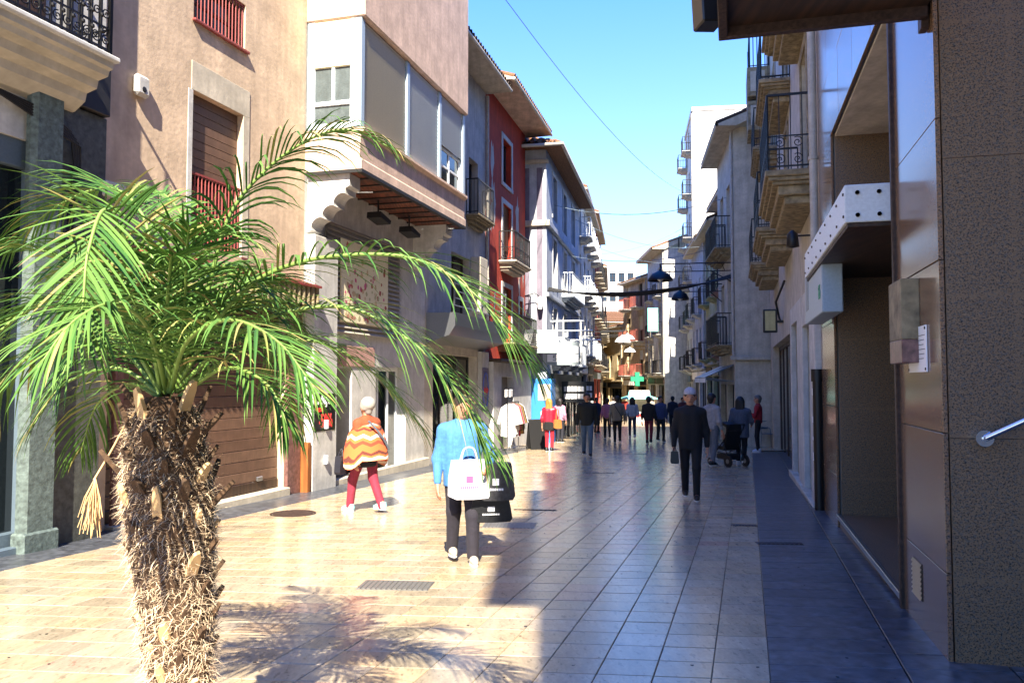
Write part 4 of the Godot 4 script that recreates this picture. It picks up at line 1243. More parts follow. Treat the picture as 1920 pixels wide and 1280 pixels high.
func panelled_house(f: Transform3D) -> void:
	var b := thing("panelled_house", "cream house with pale stone panelled shop end and dark tiled hip roof", "building", f)
	var W := 5.05
	var holes := [[1.0, 2.0, 2.95, 5.3], [3.0, 4.0, 2.95, 5.3], [1.0, 2.0, 6.4, 8.7], [3.0, 4.0, 6.4, 8.7], [0.4, 2.2, -1.4, 1.5], [2.7, 4.5, -1.4, 1.5]]
	shell(b, 0, W, -1.4, 10.4, 8, holes, 0.25, M.cream)
	for i in 6: window(b, holes[i], -0.18, M.darkwood if i < 4 else M.black, M.glass, 1, 1 if i < 4 else 0)
	for q in [[0.6, 2.4, 2.9], [2.6, 4.4, 2.9], [0.6, 2.4, 6.35], [2.6, 4.4, 6.35]]: balcony(b, q[0], q[1], q[2], 0.6, M.cream2, M.iron, 1.1, 0.1, 0.14)
	# stone panels of the shop end, each its own slab
	for i in 6:
		for k in 2: part(b, "end_panel", MB.new().box(0.0, 0.04, 0.003, 0.597, -1.2 * (k + 1) + 0.003, -1.2 * k - 0.003, 0.006), M.cream, Vector3(W, -1.3 + i * 0.6, 0.04))
	part(b, "end_cornice", MB.new().box(W, W + 0.18, 2.32, 2.46, -3.0, 0.2, 0.02), M.cream)
	eave(b, -0.2, W + 0.5, 10.4, 0.55, 4.0, 1.8, M.tile_dark, M.cream)
	drainpipe(b, W - 0.1, 2.5, 10.3, M.pipe)
	# striped awnings over the shops
	for q in [0.3, 2.6]:
		var aw := thing("shop_awning", ["sloping grey awning on the panelled house away from its stone end", "sloping grey awning on the panelled house next to its stone end"][0 if q < 1.0 else 1], "awning", f, "awnings of the panelled house")
		part(aw, "cloth", MB.new().profile([Vector2(0.02, 2.2), Vector2(1.0, 1.75), Vector2(1.0, 1.72), Vector2(0.02, 2.16)], q, q + 2.0), M.greyframe)
		part(aw, "valance", MB.new().box(q, q + 2.0, 1.56, 1.72, 0.98, 1.0), M.signwhite)
		part(aw, "arm", MB.new().tube([Vector3(q + 0.1, 1.6, 0.0), Vector3(q + 0.1, 1.73, 0.96)], 0.02, 6).tube([Vector3(q + 1.9, 1.6, 0.0), Vector3(q + 1.9, 1.73, 0.96)], 0.02, 6), M.steel)

func street_end() -> void:
	house("white_balcony_house", "white house with wide shallow balconies next to the striped house", front(3.28, 40.3, 9.2), 11.8, 11.2, M.white, {"cols": 4, "slab": M.white, "rail": M.frame, "eave": 0.4, "bal_dep": 0.6})
	house("salmon_house", "salmon house with many balconies farther along the left side", front(5.1, 52.0, 8.5), 12.0, 12.4, M.salmon, {"cols": 4, "eave": 0.4, "slab": M.cream, "bal_dep": 0.6})
	house("sandy_house", "sandy house with dark balconies at the far left of the street", front(6.9, 64.0, 7.0), 16.0, 10.6, M.cream, {"cols": 5, "eave": 0.5, "bal_dep": 0.7})
	house("distant_house", "distant cream house closing the left side of the street", front(8.85, 80.0, 2.0), 20.0, 11.5, M.yellow, {"cols": 6, "eave": 0.4})
	var e := house("end_house", "pale yellow house closing the far end of the street", front(8.6, 104.0, 80.0), 7.0, 9.5, M.yellow, {"cols": 4, "bal_every": 2, "eave": 0.5})
	e.position.y = -0.3
	house("white_tower", "pale high block standing over the far end of the street", front(13.4, 125.0, 84.0), 5.6, 18.6, M.white, {"cols": 4, "eave": 0.0, "bal": 0, "depth": 9.0})

# ---------- cables, wires and lamps over the street
func sag(a: Vector3, b: Vector3, s: float, k := 14) -> Array:
	var pts := []
	for i in k + 1:
		var t := float(i) / k
		pts.append(a.lerp(b, t) - Vector3(0, s * 4.0 * t * (1.0 - t), 0))
	return pts
func overhead() -> void:
	var fr := front(8.36, 33.0, 8.0, true)
	var fs := front(1.28, 30.3, 11.3)
	# anchor points on the walls themselves
	var sw := func(x: float, y: float) -> Vector3: return fs * Vector3(x, y, 0.0)
	var rw := func(x: float, y: float) -> Vector3: return fr * Vector3(x, y, 0.0)
	var cb := MB.new()
	for k in 4: cb.tube(sag(sw.call(0.3 + 0.1 * k, 5.0 + 0.05 * k), rw.call(4.9 - 0.1 * k, 5.2 + 0.05 * k), 0.28 + 0.08 * k), 0.03, 6, false)
	single("power_cable", cb, M.cable, "thick sagging bundle of black cables across the street by the lamp bracket", "cable")
	var spans := [
		[sw.call(2.0, 8.6), rw.call(3.0, 8.4), 0.5, "thin wire strung high between the striped house and the panelled house"],
		[sw.call(6.0, 7.2), front(9.3 + 0.125 * 7.0, 40.0, 7.1, true) * Vector3(2.0, 8.0, 0.0), 0.5, "thin wire across the street between striped house and pink house"],
		[sw.call(9.0, 9.4), front(9.3 + 0.125 * 13.0, 46.0, 7.1, true) * Vector3(3.0, 8.8, 0.0), 0.6, "thin wire across the street to the yellow green house"],
		[front(3.28, 40.3, 9.2) * Vector3(6.0, 9.5, 0.0), front(9.3 + 0.125 * 21.0, 54.0, 7.1, true) * Vector3(4.0, 8.9, 0.0), 0.5, "thin wire from the white balcony house to the pale blue house"],
		[front(5.1, 52.0, 8.5) * Vector3(5.0, 10.5, 0.0), front(13.3, 62.0, 8.0, true) * Vector3(3.0, 13.0, 0.0), 0.5, "far thin wire from the salmon house to the white block"],
		[front(-3.675, 14.36, 15.6) * Vector3(5.55, 12.2, 1.1), front(13.3, 62.0, 8.0, true) * Vector3(6.0, 14.5, 0.0), 1.2, "long thin wire running down the street from the bay window house"]]
	for s in spans:
		single("wire", MB.new().tube(sag(s[0], s[1], s[2]), 0.011, 5, false), M.wire, s[3], "wire")
	# lamp on a double iron bracket
	var lamp := func(f: Transform3D, x: float, y: float, out: float, sz: float, m: Material, label: String) -> void:
		var o := thing("street_lamp", label, "street lamp", f, "")
		var br := MB.new()
		br.tube([Vector3(x, y, 0.0), Vector3(x, y, out)], 0.022, 6)
		br.tube([Vector3(x, y - 0.28, 0.0), Vector3(x, y - 0.28, out * 0.96), Vector3(x, y, out)], 0.018, 6)
		br.tube([Vector3(x, y - 0.7, 0.0), Vector3(x, y - 0.28, out * 0.3)], 0.018, 6)
		for k in 4: br.tube([Vector3(x, y - 0.28, out * (k + 0.5) / 4.5), Vector3(x, y, out * (k + 0.7) / 4.5)], 0.012, 5)
		part(o, "bracket", br, M.iron)
		part(o, "shade", MB.new().lathe([Vector2(0.03, 0.12), Vector2(0.06, 0.06), Vector2(0.3 * sz, -0.06), Vector2(0.42 * sz, -0.22), Vector2(0.45 * sz, -0.3), Vector2(0.43 * sz, -0.3), Vector2(0.3 * sz, -0.12)], 20, Vector3(x, y - 0.3, out)), m)
		part(o, "stem", MB.new().tube([Vector3(x, y, out), Vector3(x, y - 0.25, out)], 0.025, 6), M.iron)
		part(o, "bulb", MB.new().lathe([Vector2(0.0, -0.14), Vector2(0.1, -0.05), Vector2(0.1, 0.04), Vector2(0.0, 0.08)], 12, Vector3(x, y - 0.52, out)), M.lamp)
	lamp.call(fr, 4.6, 5.75, 2.5, 1.0, M.iron, "black domed street lamp on a long double bracket by the cable bundle")
	lamp.call(fr, 1.2, 5.4, 1.6, 0.8, M.iron, "black domed street lamp on a shorter bracket over the awnings")
	lamp.call(front(5.1, 52.0, 8.5), 3.0, 5.0, 2.2, 1.1, M.frame, "pale domed street lamp standing out from the salmon house")
	lamp.call(front(3.28, 40.3, 9.2), 6.0, 4.4, 2.0, 1.0, M.frame, "pale domed street lamp on the white balcony house")
	lamp.call(front(11.65, 70.0, 0.0, true), 3.0, 4.6, 2.0, 1.1, M.frame, "pale domed street lamp on the lit eave house")

# ---------- the palm
func smooth_path(p: Array, k: int) -> Array:
	var out := []
	for i in p.size() - 1:
		var a: Vector3 = p[maxi(i - 1, 0)]; var b: Vector3 = p[i]; var c: Vector3 = p[i + 1]; var d: Vector3 = p[mini(i + 2, p.size() - 1)]
		for j in k:
			var t := float(j) / k
			out.append(0.5 * ((2.0 * b) + (c - a) * t + (2.0 * a - 5.0 * b + 4.0 * c - d) * t * t + (3.0 * b - a - 3.0 * c + d) * t * t * t))
	out.append(p[-1])
	return out
func leaf_blade(mb: MB, p: Vector3, dir: Vector3, flat: Vector3, ln: float, w: float, droop: float) -> void:
	# a folded blade of four segments bending under its weight
	var d := dir
	var q := p
	var left := []
	var mid := []
	var right := []
	var seg := 5
	for i in seg + 1:
		var t := float(i) / seg
		var s := d.cross(flat).normalized()
		var ww := w * sin(PI * clampf(0.22 + t * 0.78, 0.0, 1.0)) * (1.0 if i < seg else 0.0)
		mid.append(q - flat * ww * 0.35); left.append(q - s * ww); right.append(q + s * ww)
		q += d * (ln / seg)
		d = (d + Vector3(0, -droop * (0.4 + t), 0)).normalized()
		flat = (flat - d * flat.dot(d)).normalized()
	for i in seg:
		mb.quad(left[i], mid[i], mid[i + 1], left[i + 1])
		mb.quad(mid[i], right[i], right[i + 1], mid[i + 1])
func frond(tree: Node3D, path: Array, lmax: float, droop: float, dry := 0.0) -> void:
	var c := smooth_path(path, 8)
	var rach := MB.new()
	var radii := []
	for i in c.size(): radii.append(lerpf(0.011, 0.002, float(i) / (c.size() - 1)))
	rach.tube(c, radii, 6)
	var o := part(tree, "frond", rach, M.rachis)
	var mb := MB.new()
	var total := 0.0
	for i in c.size() - 1: total += c[i].distance_to(c[i + 1])
	var count := int(total / 0.029)
	for k in count:
		var t := lerpf(0.13, 0.995, float(k) / count)
		var fi := t * (c.size() - 1)
		var i := mini(int(fi), c.size() - 2)
		var p: Vector3 = c[i].lerp(c[i + 1], fi - i)
		var tan: Vector3 = (c[i + 1] - c[i]).normalized()
		var side := tan.cross(Vector3.UP)
		if side.length() < 0.2: side = tan.cross(Vector3(0.3, 0, 1))
		side = side.normalized()
		var up := side.cross(tan).normalized()
		for s in [-1.0, 1.0]:
			var ln := lmax * pow(sin(PI * clampf(0.1 + 0.84 * t, 0, 1)), 0.7) * rng.randf_range(0.85, 1.12)
			var open := lerpf(1.15, 0.35, t) + rng.randf_range(-0.1, 0.1)
			var d: Vector3 = (side * s * sin(open) + tan * cos(open) + up * rng.randf_range(-0.08, 0.26)).normalized()
			var g := rng.randf()
			var base := Color(0.04, 0.11, 0.025).lerp(Color(0.12, 0.215, 0.045), g)
			if rng.randf() < 0.1 + dry: base = Color(0.33, 0.26, 0.1).lerp(Color(0.2, 0.22, 0.06), rng.randf())
			mb.col = base
			leaf_blade(mb, p, d, up, ln, rng.randf_range(0.004, 0.0065), droop * rng.randf_range(0.8, 1.8))
	part(o, "leaflets", mb, M.leaf)
func palm() -> void:
	M.leaf = mat(Color.WHITE, 0.5)
	M.leaf.metallic_specular = 0.25
	M.leaf.vertex_color_use_as_albedo = true
	M.leaf.backlight_enabled = true
	M.leaf.backlight = Color(0.22, 0.34, 0.06)
	M.leaf.cull_mode = BaseMaterial3D.CULL_DISABLED
	M.rachis = mat(hexc("6f8a3e"), 0.55)
	M.fibre = mat(Color.WHITE, 0.95)
	M.fibre.vertex_color_use_as_albedo = true
	M.fibre.cull_mode = BaseMaterial3D.CULL_DISABLED
	M.bark = mat(hexc("7a5c40"), 0.95, "dirty", 3.0, "n_fine", 1.0)
	var hub := at(318, 735, 3.2)
	var base := Vector3(-1.27, gy(3.2) - 0.05, -3.2)
	var tree := thing("palm_tree", "small date palm with shaggy fibrous trunk and arching green fronds", "palm tree")
	# trunk
	var prof := [[0.0, 0.1], [0.18, 0.103], [0.42, 0.115], [0.6, 0.135], [0.8, 0.155], [1.0, 0.175], [1.2, 0.19], [1.38, 0.175], [1.52, 0.14], [1.6, 0.09]]
	var pts := []
	var rad := []
	for q in prof:
		var t: float = q[0] / 1.6
		pts.append(base.lerp(Vector3(hub.x, base.y + 1.66, hub.z), t) + Vector3(0.02 * sin(t * 5.0), 0, 0))
		rad.append(q[1] * 0.86)
	var core := MB.new()
	core.tube(smooth_path(pts, 3), smooth_radii(rad, 3), 20)
	part(tree, "trunk", core, M.bark)
	var around := func(h: float, a: float) -> Array:   # point and outward direction on the trunk
		var i := 0
		while i < prof.size() - 2 and prof[i + 1][0] < h: i += 1
		var t: float = clampf((h - prof[i][0]) / (prof[i + 1][0] - prof[i][0]), 0, 1)
		var c: Vector3 = pts[i].lerp(pts[i + 1], t)
		var out := Vector3(cos(a), 0, sin(a))
		return [c + out * lerpf(rad[i], rad[i + 1], t), out]
	# stubs of old leaf bases in a rising spiral
	for k in 120:
		var h := 0.06 + 1.5 * k / 120.0
		var a := k * 2.39996
		var q: Array = around.call(h, a)
		var out: Vector3 = q[1]
		var up := (Vector3.UP * rng.randf_range(0.6, 1.0) + out * rng.randf_range(0.25, 0.6)).normalized()
		var x := up.cross(out).normalized()
		var mb := MB.new()
		mb.tf = Transform3D(Basis(x, up, x.cross(up)), q[0] - out * 0.018)
		var l := rng.randf_range(0.07, 0.13) * (1.25 if h > 1.1 else 1.0)
		var w := rng.randf_range(0.014, 0.027)
		mb.prism([Vector2(-w, -0.03), Vector2(w, -0.03), Vector2(w * 0.8, l * 0.7), Vector2(w * 0.35, l), Vector2(-w * 0.5, l * 0.92), Vector2(-w * 0.9, l * 0.6)], -0.008, 0.008)
		var tone := rng.randf()
		part(tree, "leaf_base", mb, M.dry if tone > 0.75 else M.bark)
	# hairy fibre
	var fb := MB.new()
	for k in 16000:
		var h := rng.randf_range(0.0, 1.56)
		var a := rng.randf() * TAU
		var q: Array = around.call(h, a)
		var out: Vector3 = q[1]
		var tang := Vector3(-out.z, 0, out.x)
		var d := (out * rng.randf_range(0.1, 0.55) + tang * rng.randfn() * 0.8 + Vector3.UP * rng.randfn() * 0.45).normalized()
		var l := rng.randf_range(0.025, 0.085)
		var w := rng.randf_range(0.0008, 0.0024)
		fb.col = Color(0.62, 0.49, 0.33).lerp(Color(0.33, 0.21, 0.12), rng.randf() * rng.randf() + (0.25 if rng.randf() < 0.3 else 0.0))
		var p: Vector3 = q[0] - out * 0.01
		var mid := p + d * l * 0.55
		var tip := p + d * l + Vector3(0, -0.018, 0) * rng.randf() + tang * rng.randfn() * 0.012
		var s := d.cross(Vector3(0.3, 1, 0.2)).normalized() * w
		fb.quad(p - s, p + s, mid + s * 0.8, mid - s * 0.8)
		fb.tri(mid - s * 0.8, mid + s * 0.8, tip)
	part(tree, "fibre", fb, M.fibre).set_meta("kind", "stuff")
	# fronds: points seen in the photograph, each with its own distance
	var F_ := [
		[[[330, 725, 3.2], [385, 560, 3.15], [432, 400, 3.1], [530, 292, 3.05], [640, 243, 3.0], [738, 280, 2.95]], 0.34, 0.34],
		[[[330, 725, 3.2], [440, 560, 3.1], [560, 492, 3.0], [735, 478, 2.9], [850, 520, 2.8], [945, 612, 2.75], [1000, 690, 2.72]], 0.40, 0.24],
		[[[330, 730, 3.2], [470, 610, 3.2], [640, 575, 3.2], [770, 640, 3.15], [860, 740, 3.1], [915, 850, 3.05]], 0.46, 0.26],
		[[[330, 735, 3.2], [460, 655, 3.3], [590, 640, 3.4], [700, 700, 3.45], [790, 800, 3.5]], 0.44, 0.3],
		[[[325, 735, 3.2], [440, 640, 3.3], [520, 650, 3.5], [545, 720, 3.7], [540, 790, 3.8]], 0.42, 0.3],
		[[[300, 730, 3.2], [265, 540, 2.95], [203, 395, 2.75], [165, 470, 2.6], [150, 600, 2.55], [105, 735, 2.5]], 0.34, 0.10],
		[[[300, 735, 3.2], [215, 600, 3.1], [100, 560, 3.0], [-20, 640, 2.95], [-60, 740, 2.9]], 0.44, 0.26],
		[[[300, 740, 3.2], [210, 640, 3.3], [95, 645, 3.4], [0, 720, 3.45], [-40, 820, 3.5]], 0.42, 0.28],
		[[[300, 740, 3.2], [220, 690, 3.2], [120, 720, 3.15], [60, 800, 3.1]], 0.34, 0.3],
		[[[305, 725, 3.2], [290, 520, 3.3], [265, 400, 3.4], [200, 352, 3.5], [100, 390, 3.6], [10, 470, 3.65]], 0.40, 0.24],
		[[[320, 725, 3.2], [330, 540, 3.4], [350, 430, 3.7], [300, 360, 4.0], [230, 370, 4.2]], 0.36, 0.24],
		[[[325, 725, 3.2], [360, 560, 3.5], [420, 500, 3.9], [480, 510, 4.2], [530, 570, 4.4]], 0.40, 0.26],
		[[[310, 730, 3.2], [280, 620, 2.9], [220, 570, 2.6], [140, 600, 2.4], [70, 690, 2.3]], 0.36, 0.2],
		[[[320, 735, 3.2], [350, 640, 2.95], [430, 600, 2.75], [520, 640, 2.6], [590, 730, 2.5]], 0.34, 0.24],
		[[[310, 735, 3.2], [250, 650, 3.6], [180, 620, 4.0], [110, 660, 4.3]], 0.42, 0.25],
		[[[320, 735, 3.2], [400, 640, 3.6], [470, 620, 3.95], [560, 660, 4.2]], 0.42, 0.25],
		[[[300, 745, 3.2], [240, 720, 3.35], [180, 760, 3.5], [150, 850, 3.55]], 0.32, 0.3],
		[[[335, 745, 3.2], [420, 690, 3.1], [500, 720, 3.0], [540, 800, 2.95]], 0.34, 0.32],
		[[[315, 730, 3.2], [310, 600, 3.05], [330, 500, 2.95], [400, 440, 2.9], [470, 450, 2.85]], 0.34, 0.26],
		[[[312, 730, 3.2], [290, 640, 3.45], [240, 540, 3.7], [180, 500, 3.9], [90, 520, 4.05]], 0.40, 0.26],
		[[[318, 730, 3.2], [335, 620, 3.5], [345, 560, 3.9], [340, 560, 4.3], [335, 620, 4.6]], 0.4, 0.26]]
	for q in F_:
		var pp := []
		for k in q[0]: pp.append(at(k[0], k[1], k[2]))
		frond(tree, pp, q[1], q[2])
	for k in 12:   # younger, shorter leaves crowding the middle
		var a := k * 2.4
		var e := hub + Vector3(cos(a) * 0.16, 0.28, sin(a) * 0.16)
		var tip := hub + Vector3(cos(a) * rng.randf_range(0.4, 0.62), rng.randf_range(0.25, 0.6), sin(a) * rng.randf_range(0.4, 0.62))
		frond(tree, [hub, e, e.lerp(tip, 0.6) + Vector3(0, 0.06, 0), tip], 0.28, 0.22)
	# dried flower stalk hanging on the left
	var st := MB.new()
	var top := at(205, 850, 3.15)
	st.tube(smooth_path([at(300, 750, 3.2), at(250, 775, 3.15), top, at(175, 900, 3.12)], 5), 0.004, 5)
	for k in 34:
		var s := at(178, 895, 3.12)
		var e := at(rng.randf_range(140, 192), rng.randf_range(960, 1010), 3.12 + rng.randf_range(-0.05, 0.05))
		st.tube([s, s.lerp(e, 0.5) + Vector3(rng.randf_range(-0.012, 0.012), 0, 0), e], 0.0018, 4, false)
	part(tree, "dry_flower_stalk", st, M.dry)
func smooth_radii(r: Array, k: int) -> Array:
	var out := []
	for i in r.size() - 1:
		for j in k: out.append(lerpf(r[i], r[i + 1], float(j) / k))
	out.append(r[-1])
	return out

# ---------- things standing in the street
func street_things() -> void:
	# clothes rail with garments and two lamps
	var p := gp(962, 845)
	var x := Basis(Vector3.UP, deg_to_rad(-14.0))
	var rk := thing("clothes_rail", "chrome clothes rail on castors in front of the white shop", "clothes rail", Transform3D(x, p))
	var fr := MB.new()
	for zz in [-0.7, 0.7]:
		fr.tube([Vector3(0, 0.1, zz), Vector3(0, 1.5, zz)], 0.018, 8)
		fr.tube([Vector3(-0.3, 0.1, zz), Vector3(0.3, 0.1, zz)], 0.015, 8)
	fr.tube([Vector3(0, 1.5, -0.72), Vector3(0, 1.5, 0.72)], 0.018, 8)
	fr.tube([Vector3(0, 0.1, -0.7), Vector3(0, 0.1, 0.7)], 0.012, 8)
	part(rk, "frame", fr, M.chrome)
	for q in [[-0.3, -0.7], [0.3, -0.7], [-0.3, 0.7], [0.3, 0.7]]: part(rk, "castor", MB.new().tube([Vector3(q[0] - 0.012, 0.035, q[1]), Vector3(q[0] + 0.012, 0.035, q[1])], 0.035, 10), M.black)
	for q in [[0.0, "left"], [0.55, "r"]]:
		var ld := MB.new()
		ld.tube([Vector3(-0.05, 1.5, 0.5 - q[0]), Vector3(-0.05, 1.68, 0.5 - q[0])], 0.015, 6)
		part(rk, "lamp_stand", ld, M.iron)
		part(rk, "lamp_head", MB.new().box(-0.1, -0.06, 1.66, 1.9, 0.34 - q[0], 0.66 - q[0], 0.015), M.lamp)
	var names := [["white top", "eeece8"], ["white blouse", "f2f0ee"], ["white tunic", "e8e6e4"], ["white dress", "efe8ea"], ["cream top", "e6dcc6"], ["red cardigan", "b03038"], ["pink top", "d27a8c"], ["olive jacket", "6d7040"], ["tan jacket", "b58a4e"], ["black coat", "1d1c1e"], ["white shirt", "ecebe6"]]
	for k in names.size():
		var g := thing("hanging_garment", "%s hanging on the chrome clothes rail" % names[k][0], "garment", Transform3D(x, p + x * Vector3(0, 0, 0.62 - k * 0.125)), "garments on the clothes rail")
		var mb := MB.new()
		var len := rng.randf_range(0.75, 1.0)
		var w := 0.25
		mb.prism([Vector2(-0.06, 1.46), Vector2(0.06, 1.46), Vector2(w * 0.85, 1.36), Vector2(w + 0.1, 0.85), Vector2(w - 0.01, 0.83), Vector2(w * 0.8, 1.15), Vector2(w * 0.95, 1.46 - len), Vector2(0.05, 1.43 - len), Vector2(-w * 0.9, 1.47 - len), Vector2(-w * 0.8, 1.15), Vector2(-w, 0.84), Vector2(-w - 0.1, 0.87), Vector2(-w * 0.85, 1.36)], -0.03, 0.03)
		part(g, "cloth", mb, mat(hexc(names[k][1]), 0.9, "plaster", 2.5, "n_soft", 0.8))
		part(g, "hanger", MB.new().tube([Vector3(0, 1.45, 0), Vector3(0, 1.49, 0), Vector3(0.02, 1.525, 0), Vector3(-0.02, 1.52, 0)], 0.006, 5), M.iron)
	# folding board
	var ab := thing("pavement_board", "black framed pavement board leaning open by the blue shop", "sign board", Transform3D(Basis(Vector3.UP, 0.5), gp(1006, 842)))
	for s in [-1, 1]:
		var mb := MB.new()
		mb.tf = Transform3D(Basis(Vector3.RIGHT, -0.17 * s), Vector3(0, 0, 0.17 * s))
		mb.box(-0.3, 0.3, 0.0, 0.95, -0.012, 0.012, 0.005)
		part(ab, "panel", mb, M.black)
	part(ab, "hinge", MB.new().box(-0.3, 0.3, 0.93, 0.96, -0.03, 0.03), M.steel)
	# plant pots
	for q in [[1060, 806, "orange pot holding a spiky green plant by the shopfronts", "c7622a"], [1072, 800, "red pot holding a spiky green plant by the shopfronts", "b8402c"]]:
		var o := thing("potted_plant", q[2], "plant", Transform3D(Basis.IDENTITY, gp(q[0], q[1])))
		part(o, "pot", MB.new().lathe([Vector2(0.0, 0.0), Vector2(0.2, 0.0), Vector2(0.27, 0.4), Vector2(0.3, 0.41), Vector2(0.3, 0.47), Vector2(0.25, 0.47), Vector2(0.24, 0.42), Vector2(0, 0.42)], 20), mat(hexc(q[3]), 0.7, "dirty", 2.0))
		var lf := MB.new()
		for k in 70:
			lf.col = Color(0.05, 0.13, 0.06).lerp(Color(0.12, 0.24, 0.1), rng.randf())
			var a := rng.randf() * TAU
			leaf_blade(lf, Vector3(rng.randf_range(-0.12, 0.12), 0.42, rng.randf_range(-0.12, 0.12)), Vector3(cos(a) * 0.5, 1.0, sin(a) * 0.5).normalized(), Vector3(-sin(a), 0.1, cos(a)), rng.randf_range(0.3, 0.6), 0.02, 0.12)
		part(o, "leaves", lf, M.leaf)
	# metal chair
	var ch := thing("metal_chair", "grey tubular metal chair against the stone panelled wall", "chair", Transform3D(Basis(Vector3.UP, 0.5), gp(1446, 838)))
	part(ch, "seat", MB.new().box(-0.22, 0.22, 0.43, 0.455, -0.22, 0.22, 0.01), M.greyframe)
	for s in [[-0.2, -0.2], [0.2, -0.2], [-0.2, 0.2], [0.2, 0.2]]: part(ch, "leg", MB.new().tube([Vector3(s[0], 0.44, s[1]), Vector3(s[0] * 1.15, 0.0, s[1] * 1.15)], 0.012, 6), M.greyframe)
	part(ch, "backrest", MB.new().tube(smooth_path([Vector3(-0.21, 0.44, -0.21), Vector3(-0.22, 0.7, -0.24), Vector3(-0.16, 0.84, -0.27), Vector3(0.16, 0.84, -0.27), Vector3(0.22, 0.7, -0.24), Vector3(0.21, 0.44, -0.21)], 5), 0.012, 6).box(-0.2, 0.2, 0.6, 0.66, -0.25, -0.235), M.greyframe)
	for s in [-1, 1]: part(ch, "armrest", MB.new().tube(smooth_path([Vector3(0.21 * s, 0.44, 0.2), Vector3(0.24 * s, 0.64, 0.18), Vector3(0.23 * s, 0.67, -0.1), Vector3(0.22 * s, 0.7, -0.24)], 5), 0.012, 6), M.greyframe)
	# kiosk far down the street
	var kp := on_ground(9.3, 60.0)
	var ks := thing("street_kiosk", "white kiosk with turquoise roof standing in the middle of the street", "kiosk", Transform3D(Basis(Vector3.UP, -0.1).scaled(Vector3.ONE * 0.72), kp))
	var posts := MB.new()
	for q in [[-1.1, -1.1], [1.1, -1.1], [-1.1, 1.1], [1.1, 1.1]]: posts.box(q[0] - 0.08, q[0] + 0.08, 0.9, 2.3, q[1] - 0.08, q[1] + 0.08)
	part(ks, "post", posts, M.signwhite)
	part(ks, "counter", MB.new().box(-1.2, 1.2, 0.0, 0.95, -1.2, 1.2, 0.03), M.signwhite)
	part(ks, "red_band", MB.new().box(-1.0, 1.0, 0.45, 0.8, 1.2, 1.22), M.redprint)
	part(ks, "back", MB.new().box(-1.0, 1.0, 0.95, 2.3, -1.15, -1.1), M.cream)
	part(ks, "roof", MB.new().lathe([Vector2(2.5, 2.25), Vector2(2.5, 2.35), Vector2(1.5, 2.6), Vector2(1.45, 2.95), Vector2(0.0, 3.05)], 4), M.turquoise).rotation.y = PI / 4
	part(ks, "roof_box", MB.new().box(-1.0, 1.0, 2.62, 3.1, -1.0, 1.0, 0.03), M.signwhite)
	# pharmacy cross on the sunlit row
	var ph := thing("pharmacy_cross", "green pharmacy cross standing out from a far shop", "sign", front(10.4, 76.3, -12.0, true) * Transform3D(Basis.IDENTITY, Vector3(5.5, 0, 0)))
	part(ph, "cross", MB.new().box(-0.1, 0.1, 1.2, 2.4, 0.55, 0.95, 0.02).box(-0.095, 0.095, 1.6, 2.0, 0.15, 0.55, 0.02).box(-0.095, 0.095, 1.6, 2.0, 0.95, 1.35, 0.02), M.green)
	part(ph, "arm", MB.new().box(-0.03, 0.03, 1.75, 1.85, 0.0, 0.16), M.iron)
	# turquoise cloth on a far balcony
	var tc := single("turquoise_banner", MB.new().box(-0.02, 0.02, 5.4, 7.2, 0.5, 1.3, 0.01), M.turquoise, "turquoise banner hanging beside the lit eave house", "banner")
	tc.transform = front(11.65, 70.0, 0.0, true) * Transform3D(Basis.IDENTITY, Vector3(7.7, 0, 0))
	# push chair
	var pc := thing("pushchair", "dark folding pushchair with four wheels beside the long-haired woman", "pushchair", Transform3D(Basis(Vector3.UP, 0.4), gp(1366, 873)))
	var fr2 := MB.new()
	for s in [-1, 1]:
		fr2.tube([Vector3(0.22 * s, 1.0, 0.35), Vector3(0.22 * s, 0.6, 0.1), Vector3(0.22 * s, 0.18, -0.35)], 0.014, 6)
		fr2.tube([Vector3(0.22 * s, 0.62, 0.1), Vector3(0.22 * s, 0.15, 0.3)], 0.014, 6)
		fr2.tube([Vector3(0.22 * s, 0.34, -0.2), Vector3(0.22 * s, 0.3, 0.22)], 0.012, 6)
	fr2.tube([Vector3(-0.22, 1.0, 0.35), Vector3(0.22, 1.0, 0.35)], 0.018, 8)
	part(pc, "frame", fr2, M.black)
	for q in [[-0.24, -0.38, 0.09], [0.24, -0.38, 0.09], [-0.25, 0.32, 0.14], [0.25, 0.32, 0.14]]:
		var wh := part(pc, "wheel", MB.new().tube([Vector3(q[0] - 0.02, q[2], q[1]), Vector3(q[0] + 0.02, q[2], q[1])], q[2], 18), M.black)
		part(wh, "hub", MB.new().tube([Vector3(q[0] - 0.024, q[2], q[1]), Vector3(q[0] + 0.024, q[2], q[1])], q[2] * 0.4, 12), M.steel)
	part(pc, "seat", MB.new().profile([Vector2(-0.3, 0.42), Vector2(0.1, 0.38), Vector2(0.28, 0.85), Vector2(0.22, 0.87), Vector2(0.05, 0.48), Vector2(-0.3, 0.5)], -0.2, 0.2), M.black)
	part(pc, "hood", MB.new().profile([Vector2(0.26, 0.8), Vector2(0.24, 1.0), Vector2(0.05, 1.06), Vector2(-0.1, 0.98), Vector2(0.04, 1.0), Vector2(0.2, 0.94)], -0.22, 0.22), M.black)
	part(pc, "basket", MB.new().box(-0.19, 0.19, 0.16, 0.3, -0.22, 0.2, 0.03), M.black)

